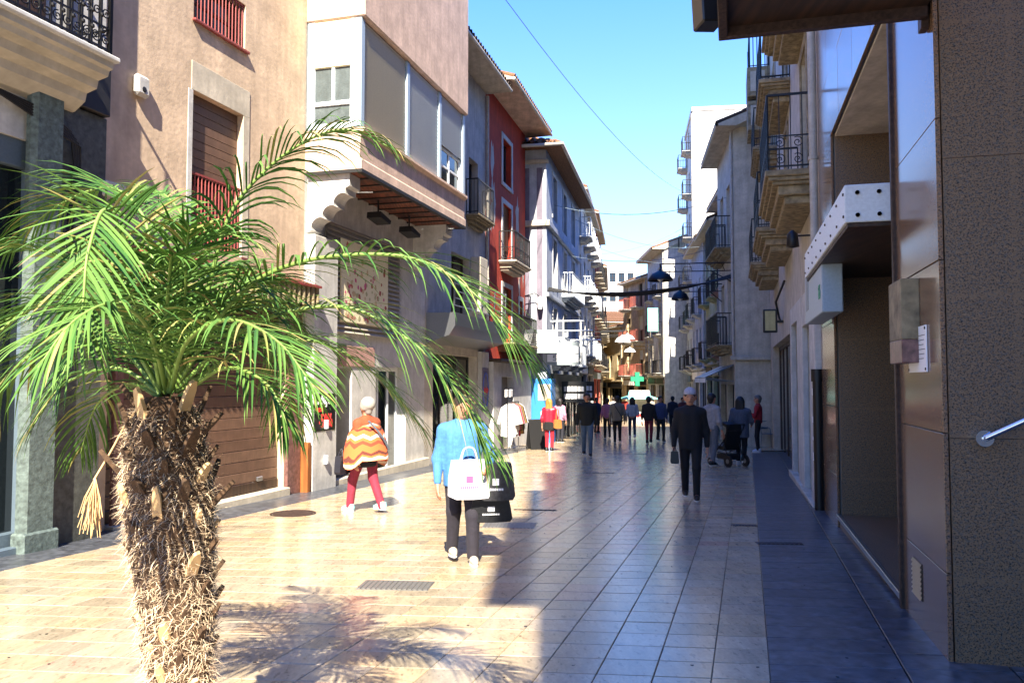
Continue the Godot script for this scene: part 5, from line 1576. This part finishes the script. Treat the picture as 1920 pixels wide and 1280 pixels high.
# ---------- people: bones with radii joined into one smooth surface
func flesh(bones: Array, cell: float, k: float, cuts := []) -> ArrayMesh:
	# bones: [a, b, ra, rb]; cuts: [point, outward normal]
	var lo := Vector3(1e9, 1e9, 1e9)
	var hi := -lo
	for b in bones:
		var m: float = maxf(b[2], b[3]) + k
		for e in [b[0], b[1]]:
			lo = lo.min(e - Vector3.ONE * m); hi = hi.max(e + Vector3.ONE * m)
	lo -= Vector3.ONE * cell * 2.0; hi += Vector3.ONE * cell * 2.0
	var nx := int((hi.x - lo.x) / cell) + 1
	var ny := int((hi.y - lo.y) / cell) + 1
	var nz := int((hi.z - lo.z) / cell) + 1
	var g := PackedFloat32Array()
	g.resize(nx * ny * nz)
	g.fill(1.0)
	for b in bones:
		var a: Vector3 = b[0]; var e: Vector3 = b[1]
		var ra: float = b[2]; var rb: float = b[3]
		var ba := e - a
		var bb := maxf(ba.length_squared(), 1e-8)
		var m: float = maxf(ra, rb) + k + cell * 2.0
		var p0 := (a.min(e) - Vector3.ONE * m - lo) / cell
		var p1 := (a.max(e) + Vector3.ONE * m - lo) / cell
		for z in range(maxi(0, int(p0.z)), mini(nz, int(p1.z) + 1)):
			for y in range(maxi(0, int(p0.y)), mini(ny, int(p1.y) + 1)):
				var row := (z * ny + y) * nx
				for x in range(maxi(0, int(p0.x)), mini(nx, int(p1.x) + 1)):
					var p := lo + Vector3(x, y, z) * cell - a
					var t := clampf(p.dot(ba) / bb, 0.0, 1.0)
					var d := (p - ba * t).length() - (ra + (rb - ra) * t)
					var q := g[row + x]
					var h := maxf(k - absf(q - d), 0.0) / k
					g[row + x] = minf(q, d) - h * h * k * 0.25
	for c in cuts:
		var o: Vector3 = c[0]; var nn: Vector3 = c[1]
		var i := 0
		for z in nz:
			for y in ny:
				for x in nx:
					if g[i] < 0.2: g[i] = maxf(g[i], (lo + Vector3(x, y, z) * cell - o).dot(nn))
					i += 1
	# surface nets
	var idx := PackedInt32Array()
	idx.resize(nx * ny * nz)
	idx.fill(-1)
	var vs := PackedVector3Array()
	var sx := 1; var sy := nx; var sz := nx * ny
	var off := [0, sx, sy, sx + sy, sz, sx + sz, sy + sz, sx + sy + sz]
	var edges := [[0, 1], [2, 3], [4, 5], [6, 7], [0, 2], [1, 3], [4, 6], [5, 7], [0, 4], [1, 5], [2, 6], [3, 7]]
	var cor := [Vector3(0, 0, 0), Vector3(1, 0, 0), Vector3(0, 1, 0), Vector3(1, 1, 0), Vector3(0, 0, 1), Vector3(1, 0, 1), Vector3(0, 1, 1), Vector3(1, 1, 1)]
	var lim := cell * 1.8
	for z in nz - 1:
		for y in ny - 1:
			var i := (z * ny + y) * nx
			for x in nx - 1:
				if absf(g[i]) < lim:
					var mask := 0
					for c in 8:
						if g[i + off[c]] < 0.0: mask += 1
					if mask > 0 and mask < 8:
						var s := Vector3.ZERO
						var n := 0
						for e in edges:
							var u := g[i + off[e[0]]]; var w := g[i + off[e[1]]]
							if (u < 0.0) != (w < 0.0):
								s += cor[e[0]].lerp(cor[e[1]], u / (u - w)); n += 1
						idx[i] = vs.size()
						vs.append(lo + (Vector3(x, y, z) + s / n) * cell)
				i += 1
	var st := SurfaceTool.new()
	st.begin(Mesh.PRIMITIVE_TRIANGLES)
	st.set_smooth_group(0)
	for p in vs: st.add_vertex(p)
	for z in range(1, nz - 1):
		for y in range(1, ny - 1):
			var i := (z * ny + y) * nx + 1
			for x in range(1, nx - 1):
				if idx[i] >= 0:
					var inside := g[i] < 0.0
					for ax in [[sx, sy, sz], [sy, sz, sx], [sz, sx, sy]]:
						if inside != (g[i + ax[0]] < 0.0):
							var q := [idx[i], idx[i - ax[1]], idx[i - ax[1] - ax[2]], idx[i - ax[2]]]
							if q.min() < 0: continue
							if inside: q.reverse()
							for t in [0, 1, 2, 0, 2, 3]: st.add_index(q[t])
				i += 1
	st.generate_normals()
	return st.commit()

func hand_bones(w: Vector3, d: Vector3, palm: Vector3, s: float, thumb_side: float, curl: float) -> Array:
	# wrist w, direction d, palm normal; four unequal fingers and a thumb from the side of the palm
	var side := d.cross(palm).normalized() * thumb_side
	var out := []
	var k := w + d * 0.085 * s
	out.append([w, k + side * 0.018 * s, 0.022 * s, 0.018 * s]); out.append([w, k - side * 0.022 * s, 0.022 * s, 0.016 * s])
	var lens := [0.072, 0.082, 0.076, 0.058]
	for i in 4:
		var r := k + side * (0.028 - 0.019 * i) * s
		var a: Vector3 = r + (d + palm * curl * 0.3).normalized() * lens[i] * 0.5 * s
		var b: Vector3 = a + (d + palm * curl).normalized() * lens[i] * 0.3 * s
		var c: Vector3 = b + (d * 0.6 + palm * curl * 1.3).normalized() * lens[i] * 0.25 * s
		out.append([r, a, 0.0095 * s, 0.009 * s]); out.append([a, b, 0.009 * s, 0.0085 * s]); out.append([b, c, 0.0085 * s, 0.007 * s])
	var t0 := w + d * 0.03 * s + side * 0.022 * s
	var t1 := t0 + (side * 0.7 + d * 0.7 + palm * 0.3).normalized() * 0.04 * s
	out.append([t0, t1, 0.012 * s, 0.0105 * s]); out.append([t1, t1 + (d + palm * 0.5 + side * 0.1).normalized() * 0.032 * s, 0.0105 * s, 0.008 * s])
	return out
func cloth_mat(c: String, rough := 0.85, scale := 3.0) -> StandardMaterial3D:
	var m := mat(hexc(c), rough, "plaster", scale, "n_soft", 0.9)
	m.rim_enabled = true; m.rim = 0.15
	return m
# opts: h height, yaw, stride, top, legs, shoes, skin, hair, hair_len, skirt, top_hem, sleeve, arms [[elbow, wrist] x2] in body axes, bulk, cell
func person(p: Vector3, label: String, o: Dictionary, group := "") -> Node3D:
	var h: float = o.get("h", 1.7)
	var s := h / 1.7
	var n := thing("person", label, "person", Transform3D(Basis(Vector3.UP, o.get("yaw", 0.0)), p), group)
	var bulk: float = o.get("bulk", 1.0)
	var cell: float = o.get("cell", 0.022)
	var st: float = o.get("stride", 0.0) * s
	var lean: float = o.get("lean", 0.0)
	# joints (x to the person's left, z ahead)
	var hip := Vector3(0, 0.93 * s, 0)
	var chest := Vector3(0, 1.28 * s, lean * 0.35)
	var neck := Vector3(0, 1.45 * s, lean * 0.5)
	var head := Vector3(0, 1.585 * s, lean * 0.6 + 0.015)
	var sh := 0.17 * s * bulk
	var J := {}
	for i in 2:
		var e := 1.0 if i == 0 else -1.0
		var f := st if i == 0 else -st
		var foot := Vector3(0.085 * s * e, 0.085 * s + (0.05 * s if f < 0 else 0.0), f)
		var hp := hip + Vector3(0.09 * s * e, -0.02, 0)
		var kn := hp.lerp(foot, 0.5) + Vector3(0.0, 0.0, 0.045 * s + absf(st) * 0.12)
		J["hip%d" % i] = hp; J["knee%d" % i] = kn; J["foot%d" % i] = foot
		var a = o.get("arms", [null, null])[i]
		var shp := chest + Vector3(sh * e, 0.075 * s, 0)
		J["sh%d" % i] = shp
		if a == null:
			J["el%d" % i] = shp + Vector3(0.07 * e, -0.29, -0.03 - f * 0.12) * s
			J["wr%d" % i] = J["el%d" % i] + Vector3(0.01 * e, -0.25, 0.06 - f * 0.25) * s
		else:
			J["el%d" % i] = Vector3(a[0].x * e, a[0].y, a[0].z) * s
			J["wr%d" % i] = Vector3(a[1].x * e, a[1].y, a[1].z) * s
	var skin := mat(hexc(o.get("skin", "b98468")), 0.6, "fine", 3.0)
	skin.subsurf_scatter_enabled = true; skin.subsurf_scatter_strength = 0.1
	var B := []
	B.append_array([[hip + Vector3(0.05, 0, 0) * s, chest + Vector3(0.06, 0.02, 0) * s, 0.10 * s * bulk, 0.105 * s * bulk], [hip - Vector3(0.05, 0, 0) * s, chest + Vector3(-0.06, 0.02, 0) * s, 0.10 * s * bulk, 0.105 * s * bulk]])
	B.append([neck - Vector3(0, 0.06 * s, 0), head, 0.052 * s, 0.05 * s])
	B.append_array([[head + Vector3(0, 0.035, -0.012) * s, head + Vector3(0, 0.02, 0.01) * s, 0.088 * s, 0.084 * s], [head + Vector3(0, -0.03, 0.02) * s, head + Vector3(0, -0.07, 0.045) * s, 0.06 * s, 0.042 * s]])
	B.append([head + Vector3(0, 0.0, 0.095) * s, head + Vector3(0, -0.028, 0.112) * s, 0.01 * s, 0.016 * s])
	for e in [-1.0, 1.0]: B.append([head + Vector3(0.088 * e, 0.012, -0.005) * s, head + Vector3(0.088 * e, -0.028, 0.0) * s, 0.02 * s, 0.012 * s])
	for i in 2:
		B.append([chest + Vector3(0.08 * (1 if i == 0 else -1), 0.11, 0) * s, J["sh%d" % i], 0.07 * s, 0.058 * s])
		B.append([J["sh%d" % i], J["el%d" % i], 0.05 * s * bulk, 0.04 * s]); B.append([J["el%d" % i], J["wr%d" % i], 0.04 * s, 0.026 * s])
		B.append([J["hip%d" % i], J["knee%d" % i], 0.082 * s * bulk, 0.055 * s]); B.append([J["knee%d" % i], J["foot%d" % i], 0.055 * s, 0.036 * s])
		B.append([J["foot%d" % i], J["foot%d" % i] + Vector3(0, -0.05, 0.14) * s, 0.034 * s, 0.028 * s])
	var body := part(n, "body", flesh(B, cell, 0.035), skin)
	for i in 2:
		var d: Vector3 = (J["wr%d" % i] - J["el%d" % i]).normalized()
		var inward := Vector3(-1.0 if i == 0 else 1.0, 0, 0)
		inward = (inward - d * inward.dot(d)).normalized()
		part(body, "hand", flesh(hand_bones(J["wr%d" % i], d, inward, s * 1.02, 1.0 if i == 0 else -1.0, o.get("curl", 0.5)), minf(cell * 0.42, 0.007), 0.012), skin)
	var ey := MB.new()
	for e in [-1.0, 1.0]: ey.lathe([Vector2(0, -0.007), Vector2(0.011, -0.003), Vector2(0.011, 0.003), Vector2(0, 0.007)], 8, head + Vector3(0.033 * e, 0.012, 0.088) * s)
	ey.box(-0.024 * s, 0.024 * s, head.y - 0.067 * s, head.y - 0.06 * s, head.z + 0.086 * s, head.z + 0.091 * s)
	part(body, "face", ey, mat(hexc("3a211c"), 0.5))
	# trousers
	var leg := cloth_mat(o.get("legs", "1c1c22"))
	var Tb := []
	var wide: float = o.get("leg_w", 1.0)
	for i in 2:
		Tb.append([J["hip%d" % i] + Vector3(0, 0.03, 0) * s, J["knee%d" % i], 0.096 * s * bulk, 0.066 * s * wide])
		Tb.append([J["knee%d" % i], J["foot%d" % i] + Vector3(0, -0.03 * s, 0.01), 0.066 * s * wide, 0.052 * s * wide])
	Tb.append([hip + Vector3(0.05, 0.06, 0) * s, hip + Vector3(-0.05, 0.06, 0) * s, 0.115 * s * bulk, 0.115 * s * bulk])
	part(n, "trousers", flesh(Tb, cell, 0.03, [[hip + Vector3(0, 0.13 * s, 0), Vector3.UP], [Vector3(0, 0.055 * s, 0), Vector3.DOWN]]), leg)
	# top
	var hem: float = o.get("hem", 0.86) * s
	var fl_: float = o.get("flare", 1.0)
	var top := cloth_mat(o.get("top", "202022"), o.get("top_rough", 0.85))
	var C := []
	for e in [-1.0, 1.0]:
		C.append([Vector3(0.055 * e * s, hem, 0), chest + Vector3(0.065 * e, 0.03, 0) * s, 0.118 * s * bulk * fl_, 0.122 * s * bulk])
		C.append([chest + Vector3(0.07 * e, 0.1, 0) * s, J["sh0" if e > 0 else "sh1"], 0.085 * s, 0.07 * s])
	C.append([chest + Vector3(0, 0.1 * s, 0), neck + Vector3(0, 0.0, 0), 0.09 * s, 0.066 * s])
	for i in 2:
		C.append([J["sh%d" % i], J["el%d" % i], 0.066 * s * bulk, 0.054 * s])
		C.append([J["el%d" % i], J["wr%d" % i].lerp(J["el%d" % i], 0.08), 0.054 * s, 0.04 * s])
	part(n, o.get("top_name", "jacket"), flesh(C, cell, 0.04, [[neck + Vector3(0, 0.03 * s, 0), Vector3.UP], [Vector3(0, hem - 0.02 * s, 0), Vector3.DOWN]]) if not o.get("open_hem", false) else flesh(C, cell, 0.04), top)
	if o.has("skirt"):
		var K := []
		for e in [-1.0, 1.0]: K.append([hip + Vector3(0.05 * e, 0.0, 0) * s, hip + Vector3(0.065 * e, -0.22, 0) * s, 0.125 * s, 0.12 * s])
		part(n, "skirt", flesh(K, cell, 0.03, [[hip + Vector3(0, -0.24 * s, 0), Vector3.DOWN]]), cloth_mat(o.skirt))
	# hair
	if o.has("hair"):
		var hl: float = o.get("hair_len", 0.0)
		var H := [[head + Vector3(0, 0.05, -0.025) * s, head + Vector3(0, 0.045, 0.012) * s, 0.096 * s, 0.088 * s], [head + Vector3(0, 0.02, -0.045) * s, head + Vector3(0, -0.05, -0.05) * s, 0.085 * s, 0.06 * s]]
		if hl > 0.0:
			for e in [-1.0, 0.0, 1.0]: H.append([head + Vector3(0.05 * e, 0.0, -0.05) * s, head + Vector3(0.075 * e, -hl, -0.07) * s, 0.07 * s, 0.045 * s])
		part(n, "hair", flesh(H, minf(cell, 0.016), 0.03, [[head + Vector3(0, 0.045, 0.075) * s, Vector3(0, -0.35, 0.94)]]), mat(hexc(o.hair), 0.6, "streak", 9.0, "n_soft", 1.0))
	if o.has("cap"):
		part(n, "cap", flesh([[head + Vector3(0, 0.07, -0.015) * s, head + Vector3(0, 0.06, 0.02) * s, 0.099 * s, 0.092 * s]], 0.014, 0.02, [[head + Vector3(0, 0.05 * s, 0), Vector3.DOWN]]), cloth_mat(o.cap))
	# shoes
	var sm := mat(hexc(o.get("shoes", "141416")), 0.5, "fine", 3.0)
	for i in 2:
		var ft: Vector3 = J["foot%d" % i]
		var lift: float = ft.y - 0.085 * s
		var sb := [[ft + Vector3(0, -0.03, -0.035) * s, ft + Vector3(0, -0.04, 0.09) * s, 0.047 * s, 0.042 * s], [ft + Vector3(0, -0.04, 0.09) * s, ft + Vector3(0, -0.052, 0.155) * s, 0.042 * s, 0.032 * s], [ft + Vector3(0, 0.02, -0.015) * s, ft + Vector3(0, -0.03, 0) * s, 0.05 * s, 0.045 * s]]
		var so := part(n, "shoe", flesh(sb, minf(cell, 0.013), 0.02, [[Vector3(0, lift + 0.012, 0), Vector3.DOWN], [ft + Vector3(0, o.get("boot", 0.035) * s, 0), Vector3.UP]]), sm)
		var sole := MB.new()
		var poly := []
		for j in 18:
			var a := TAU * j / 18
			poly.append(Vector2(0.045 * cos(a) * s * (1.0 if sin(a) > 0 else 0.85), (0.055 + 0.135 * sin(a)) * s))
		sole.tf = Transform3D(Basis(Vector3.RIGHT, PI / 2), Vector3(ft.x, lift + 0.018, ft.z)) * Transform3D(Basis.from_scale(Vector3(1, 1, 1)), Vector3.ZERO)
		sole.prism(poly, 0.0, 0.017)
		part(so, "sole", sole, mat(hexc(o.get("sole", "d8d8d4")), 0.6))
	return n
func tote(parent_xf: Transform3D, called: String, label: String, w: float, h: float, d: float, m: Material, print_m: Material, strap: float) -> Node3D:
	var o := thing(called, label, "bag", parent_xf)
	var mb := MB.new()
	# a sagging bag: narrower at the mouth, rounded foot
	for q in [[-1.0, 1.0]]:
		mb.prism([Vector2(-w * 0.40, 0), Vector2(w * 0.40, 0), Vector2(w * 0.46, -h * 0.45), Vector2(w * 0.5, -h * 0.86), Vector2(w * 0.44, -h * 0.98), Vector2(w * 0.1, -h), Vector2(-w * 0.3, -h * 0.99), Vector2(-w * 0.48, -h * 0.9), Vector2(-w * 0.47, -h * 0.45)], -d / 2, d / 2)
	part(o, "bag", mb, m)
	for z in [-d * 0.4, d * 0.4]:
		part(o, "handle", MB.new().tube(smooth_path([Vector3(-w * 0.2, -0.02, z), Vector3(-w * 0.12, strap * 0.8, z * 0.4), Vector3(0, strap, 0), Vector3(w * 0.12, strap * 0.8, z * 0.4), Vector3(w * 0.2, -0.02, z)], 4), 0.008, 6), m)
	if print_m != null:
		var pr := MB.new()
		for k in 9: pr.box(-w * 0.2 + k * w * 0.045, -w * 0.17 + k * w * 0.045, -h * 0.72, -h * 0.66, d / 2, d / 2 + 0.001)
		pr.box(-w * 0.08, w * 0.08, -h * 0.58, -h * 0.4, d / 2, d / 2 + 0.001)
		part(o, "print", pr, print_m)
	return o

func people() -> void:
	# woman in blue with shopping bags, walking towards the eye
	var p1 := gp(866, 1052)
	var y1 := 0.25
	person(p1, "woman in blue jumper and dark trousers carrying several shopping bags", {"h": 1.62, "yaw": y1, "stride": 0.13, "top": "4f8fd0", "legs": "2b2733", "shoes": "b9ae9c", "hair": "4a3a30", "hem": 0.8, "top_name": "jumper", "bulk": 1.12, "cell": 0.018, "flare": 1.08, "leg_w": 1.15, "arms": [[Vector3(0.3, 1.08, 0.06), Vector3(0.22, 1.0, 0.26)], null]})
	var x1 := Transform3D(Basis(Vector3.UP, y1), p1)
	tote(x1 * Transform3D(Basis(Vector3.UP, 0.0), Vector3(0.02, 1.02, 0.24)), "white_tote_bag", "large white tote bag held in front of the woman in blue", 0.42, 0.38, 0.08, cloth_mat("dedadc"), M.pinkprint, 0.12)
	tote(x1 * Transform3D(Basis(Vector3.UP, -0.15), Vector3(0.29, 0.98, 0.2)), "grey_shopping_bag", "dark grey shopping bag with white print on the arm of woman in blue", 0.38, 0.36, 0.18, mat(hexc("4b4b4e"), 0.45, "dirty", 2.0), M.signwhite, 0.14)
	tote(x1 * Transform3D(Basis(Vector3.UP, -0.1), Vector3(0.26, 0.66, 0.12)), "black_shopping_bag", "black shopping bag hanging lowest beside the woman in blue", 0.42, 0.26, 0.16, mat(hexc("2a2c2f"), 0.4, "dirty", 2.0), M.signwhite, 0.3)
	# woman in the striped poncho, walking away to the left
	var p2 := gp(686, 960)
	var n2 := person(p2, "woman in orange striped poncho and red trousers walking past the shops", {"h": 1.58, "yaw": -2.2, "stride": 0.26, "top": "c2562f", "legs": "a62f48", "shoes": "9adbe0", "hair": "c8c2ba", "hem": 0.92, "top_name": "jumper", "cell": 0.018, "bulk": 1.08, "leg_w": 1.1, "skirt": "23222b"})
	# the poncho: a wide cone with zigzag stripes
	var pm := StandardMaterial3D.new()
	var pi := Image.create(256, 256, false, Image.FORMAT_RGB8)
	var bands := [Color("d0602f"), Color("d0602f"), Color("5a2a20"), Color("d0602f"), Color("efd9c2"), Color("c98a6a"), Color("d0602f"), Color("5a2a20"), Color("d0602f"), Color("d0602f"), Color("efd9c2"), Color("d0602f"), Color("8a3a24")]
	for y in 256:
		for x in 256:
			var v := y + 14.0 * absf(fmod(x / 128.0, 1.0) * 2.0 - 1.0)
			pi.set_pixel(x, y, bands[int(v / 14.0) % bands.size()])
	pm.albedo_texture = ImageTexture.create_from_image(pi)
	pm.roughness = 0.95
	var pn := MB.new()
	var rings := [[1.4, 0.07], [1.36, 0.15], [1.3, 0.23], [1.2, 0.29], [1.05, 0.335], [0.9, 0.36], [0.8, 0.35]]
	var rows := []
	for i in rings.size():
		var row := []
		for j in 33:
			var a := TAU * j / 32
			var wob := 1.0 + 0.05 * sin(a * 5.0 + i) * i / 6.0
			var y: float = rings[i][0] * 0.93 - (0.12 * maxf(0.0, cos(a * 2.0)) if i > 4 else 0.0)
			row.append(pn.put(Vector3(cos(a) * rings[i][1] * wob, y, sin(a) * rings[i][1] * 0.72 * wob), Vector3(cos(a), 0.5, sin(a)), Vector2(j / 8.0, i / 6.0)))
		rows.append(row)
	for i in rings.size() - 1:
		for j in 32: pn.ix.append_array([rows[i][j], rows[i + 1][j + 1], rows[i][j + 1], rows[i][j], rows[i + 1][j], rows[i + 1][j + 1]])
	part(n2, "poncho", pn, pm)
	part(n2, "bag_strap", MB.new().tube(smooth_path([Vector3(0.16, 1.3, -0.2), Vector3(-0.02, 1.1, -0.265), Vector3(-0.2, 0.88, -0.25)], 5), 0.016, 6), M.greyframe)
	part(n2, "hat", flesh([[Vector3(0, 1.53, -0.02), Vector3(0, 1.5, 0.0), 0.108, 0.1]], 0.014, 0.02, [[Vector3(0, 1.44, 0), Vector3.DOWN]]), cloth_mat("bdb8ae", 0.95, 12.0))
	tote(Transform3D(Basis(Vector3.UP, -2.0), p2 + Vector3(-0.33, 0.8, 0.05)), "handbag", "dark handbag at the side of the woman in the poncho", 0.26, 0.26, 0.1, mat(hexc("26262e"), 0.4), null, 0.1)
	# man in black, coming towards the eye
	var p3 := gp(1296, 936)
	person(p3, "man in black jacket, black trousers and white cap walking towards the viewpoint", {"h": 1.74, "yaw": -0.2, "stride": 0.1, "top": "131316", "legs": "101014", "shoes": "1a1a1c", "sole": "d8d8d4", "cap": "c9c6cf", "hair": "3a3430", "hem": 0.8, "cell": 0.019, "bulk": 1.04, "flare": 1.0})
	tote(Transform3D(Basis(Vector3.UP, -0.2), p3 + Vector3(-0.28, 0.78, 0.12)), "small_case", "small black case in the hand of the man in black", 0.14, 0.2, 0.06, mat(hexc("0f0f11"), 0.4), null, 0.05)
	var cast := [
		[1030, 846, "woman in red leather jacket, black skirt and red tights with blond hair", {"h": 1.6, "yaw": PI - 0.3, "top": "b51f3c", "top_rough": 0.45, "legs": "c21f33", "skirt": "161416", "shoes": "141416", "boot": 0.1, "hair": "d9a94e", "hair_len": 0.22, "hem": 0.95, "arms": [null, [Vector3(0.24, 1.08, 0.05), Vector3(0.2, 1.0, 0.25)]]}],
		[1101, 855, "man in black and olive jacket with blue jeans coming down the street", {"h": 1.76, "yaw": -0.05, "stride": 0.12, "top": "22251f", "legs": "5c7690", "shoes": "18181a", "hair": "2a2420", "hem": 0.85, "bulk": 1.12}],
		[1139, 822, "woman in pink cardigan and black trousers walking away", {"h": 1.62, "yaw": PI, "stride": 0.12, "top": "c87a98", "legs": "17171b", "shoes": "141416", "hair": "2c2320", "cell": 0.03, "hem": 0.9}],
		[1158, 830, "person in beige coat and black trousers with a shoulder strap walking away", {"h": 1.7, "yaw": PI, "stride": 0.06, "top": "8d8474", "legs": "121216", "shoes": "141416", "hair": "1d1918", "cell": 0.03, "hem": 0.82, "bulk": 1.15}],
		[1186, 822, "person in white top and blue jeans walking between shoppers", {"h": 1.66, "yaw": PI, "stride": 0.12, "top": "c9ccd6", "legs": "33435c", "shoes": "c8c8cc", "hair": "3a2a20", "hair_len": 0.2, "cell": 0.03, "hem": 0.92}],
		[1217, 832, "person in black top, dark red trousers and black boots", {"h": 1.68, "yaw": PI - 0.4, "stride": 0.08, "top": "18171a", "legs": "8c2438", "shoes": "141416", "boot": 0.2, "hair": "201a18", "cell": 0.03}],
		[1336, 876, "person in pale grey top and grey jeans behind the man in black", {"h": 1.72, "yaw": 2.2, "stride": 0.12, "top": "a8a6a8", "legs": "70747c", "shoes": "121214", "hair": "2a2220", "cell": 0.024, "hem": 0.9}],
		[1390, 873, "woman with long black hair and grey blue coat behind the pushchair", {"h": 1.64, "yaw": 2.6, "stride": 0.05, "top": "515a6b", "legs": "131317", "shoes": "dedee4", "hair": "121012", "hair_len": 0.34, "hem": 0.72, "cell": 0.024, "flare": 1.2, "bulk": 1.1, "arms": [null, [Vector3(0.26, 1.1, 0.08), Vector3(0.2, 1.02, 0.3)]]}],
		[1423, 848, "man in red jacket looking at his phone beside the metal chair", {"h": 1.7, "yaw": -1.9, "top": "b01c26", "legs": "15161c", "shoes": "c8c8cc", "hair": "8a8078", "cell": 0.026, "hem": 0.9, "arms": [[Vector3(0.23, 1.08, 0.1), Vector3(0.08, 1.2, 0.3)], [Vector3(0.23, 1.08, 0.1), Vector3(0.06, 1.18, 0.28)]]}],
		[1050, 829, "person in pink top standing behind the woman in red", {"h": 1.62, "yaw": 2.6, "top": "d79ab8", "legs": "2a2c38", "hair": "2a1f1c", "hair_len": 0.2, "cell": 0.03}],
		[1239, 828, "person in blue coat among the shoppers", {"h": 1.7, "yaw": 0.2, "stride": 0.08, "top": "4a5a86", "legs": "1a1a20", "hair": "221b18", "cell": 0.034}],
		[1262, 812, "person in navy jacket walking on the shaded side", {"h": 1.72, "yaw": PI, "top": "20283c", "legs": "22232a", "hair": "1d1816", "cell": 0.036}],
		[1281, 806, "person in maroon coat near the awnings", {"h": 1.68, "yaw": 0.0, "top": "7a3a3a", "legs": "1b1b20", "hair": "2a211c", "cell": 0.036}],
		[1119, 811, "person in dark blue jacket by the black shopfronts", {"h": 1.66, "yaw": 0.4, "top": "23304e", "legs": "1a1c24", "hair": "2a201c", "cell": 0.036}],
		[1150, 796, "person in white jacket farther down the street", {"h": 1.7, "yaw": PI, "top": "d6d4d2", "legs": "2b2e3a", "hair": "3a2c24", "cell": 0.04}],
		[1172, 790, "person in red jumper near the kiosk", {"h": 1.7, "yaw": 0.0, "top": "a03028", "legs": "20222a", "hair": "2a201c", "cell": 0.04}],
		[1222, 792, "person in grey coat to the right of the kiosk", {"h": 1.7, "yaw": PI, "top": "a8a29a", "legs": "1c1d22", "hair": "2a201c", "cell": 0.04}]]
	for c in cast:
		var pp := gp(c[0], c[1])
		var nd := person(pp, c[2], c[3])
		if c[0] == 1030: tote(Transform3D(Basis(Vector3.UP, 0.3), pp + Vector3(0.25, 0.98, 0.1)), "shoulder_bag", "orange shoulder bag on the woman in the red jacket", 0.26, 0.28, 0.1, cloth_mat("c77a34"), null, 0.32)
		if c[0] == 1158: part(nd, "bag_strap", MB.new().tube([Vector3(0.14, 1.42, -0.13), Vector3(-0.02, 1.15, -0.16), Vector3(-0.19, 0.9, -0.12)], 0.014, 6), M.cable)
		if c[0] == 1423: 
			var ph := single("phone", MB.new().box(-0.035, 0.035, -0.07, 0.07, -0.005, 0.005, 0.003), M.blackgloss, "small dark phone in the hands of the man in red", "phone")
			ph.transform = nd.transform * Transform3D(Basis(Vector3.RIGHT, -0.9), Vector3(0.01, 1.22, 0.36))
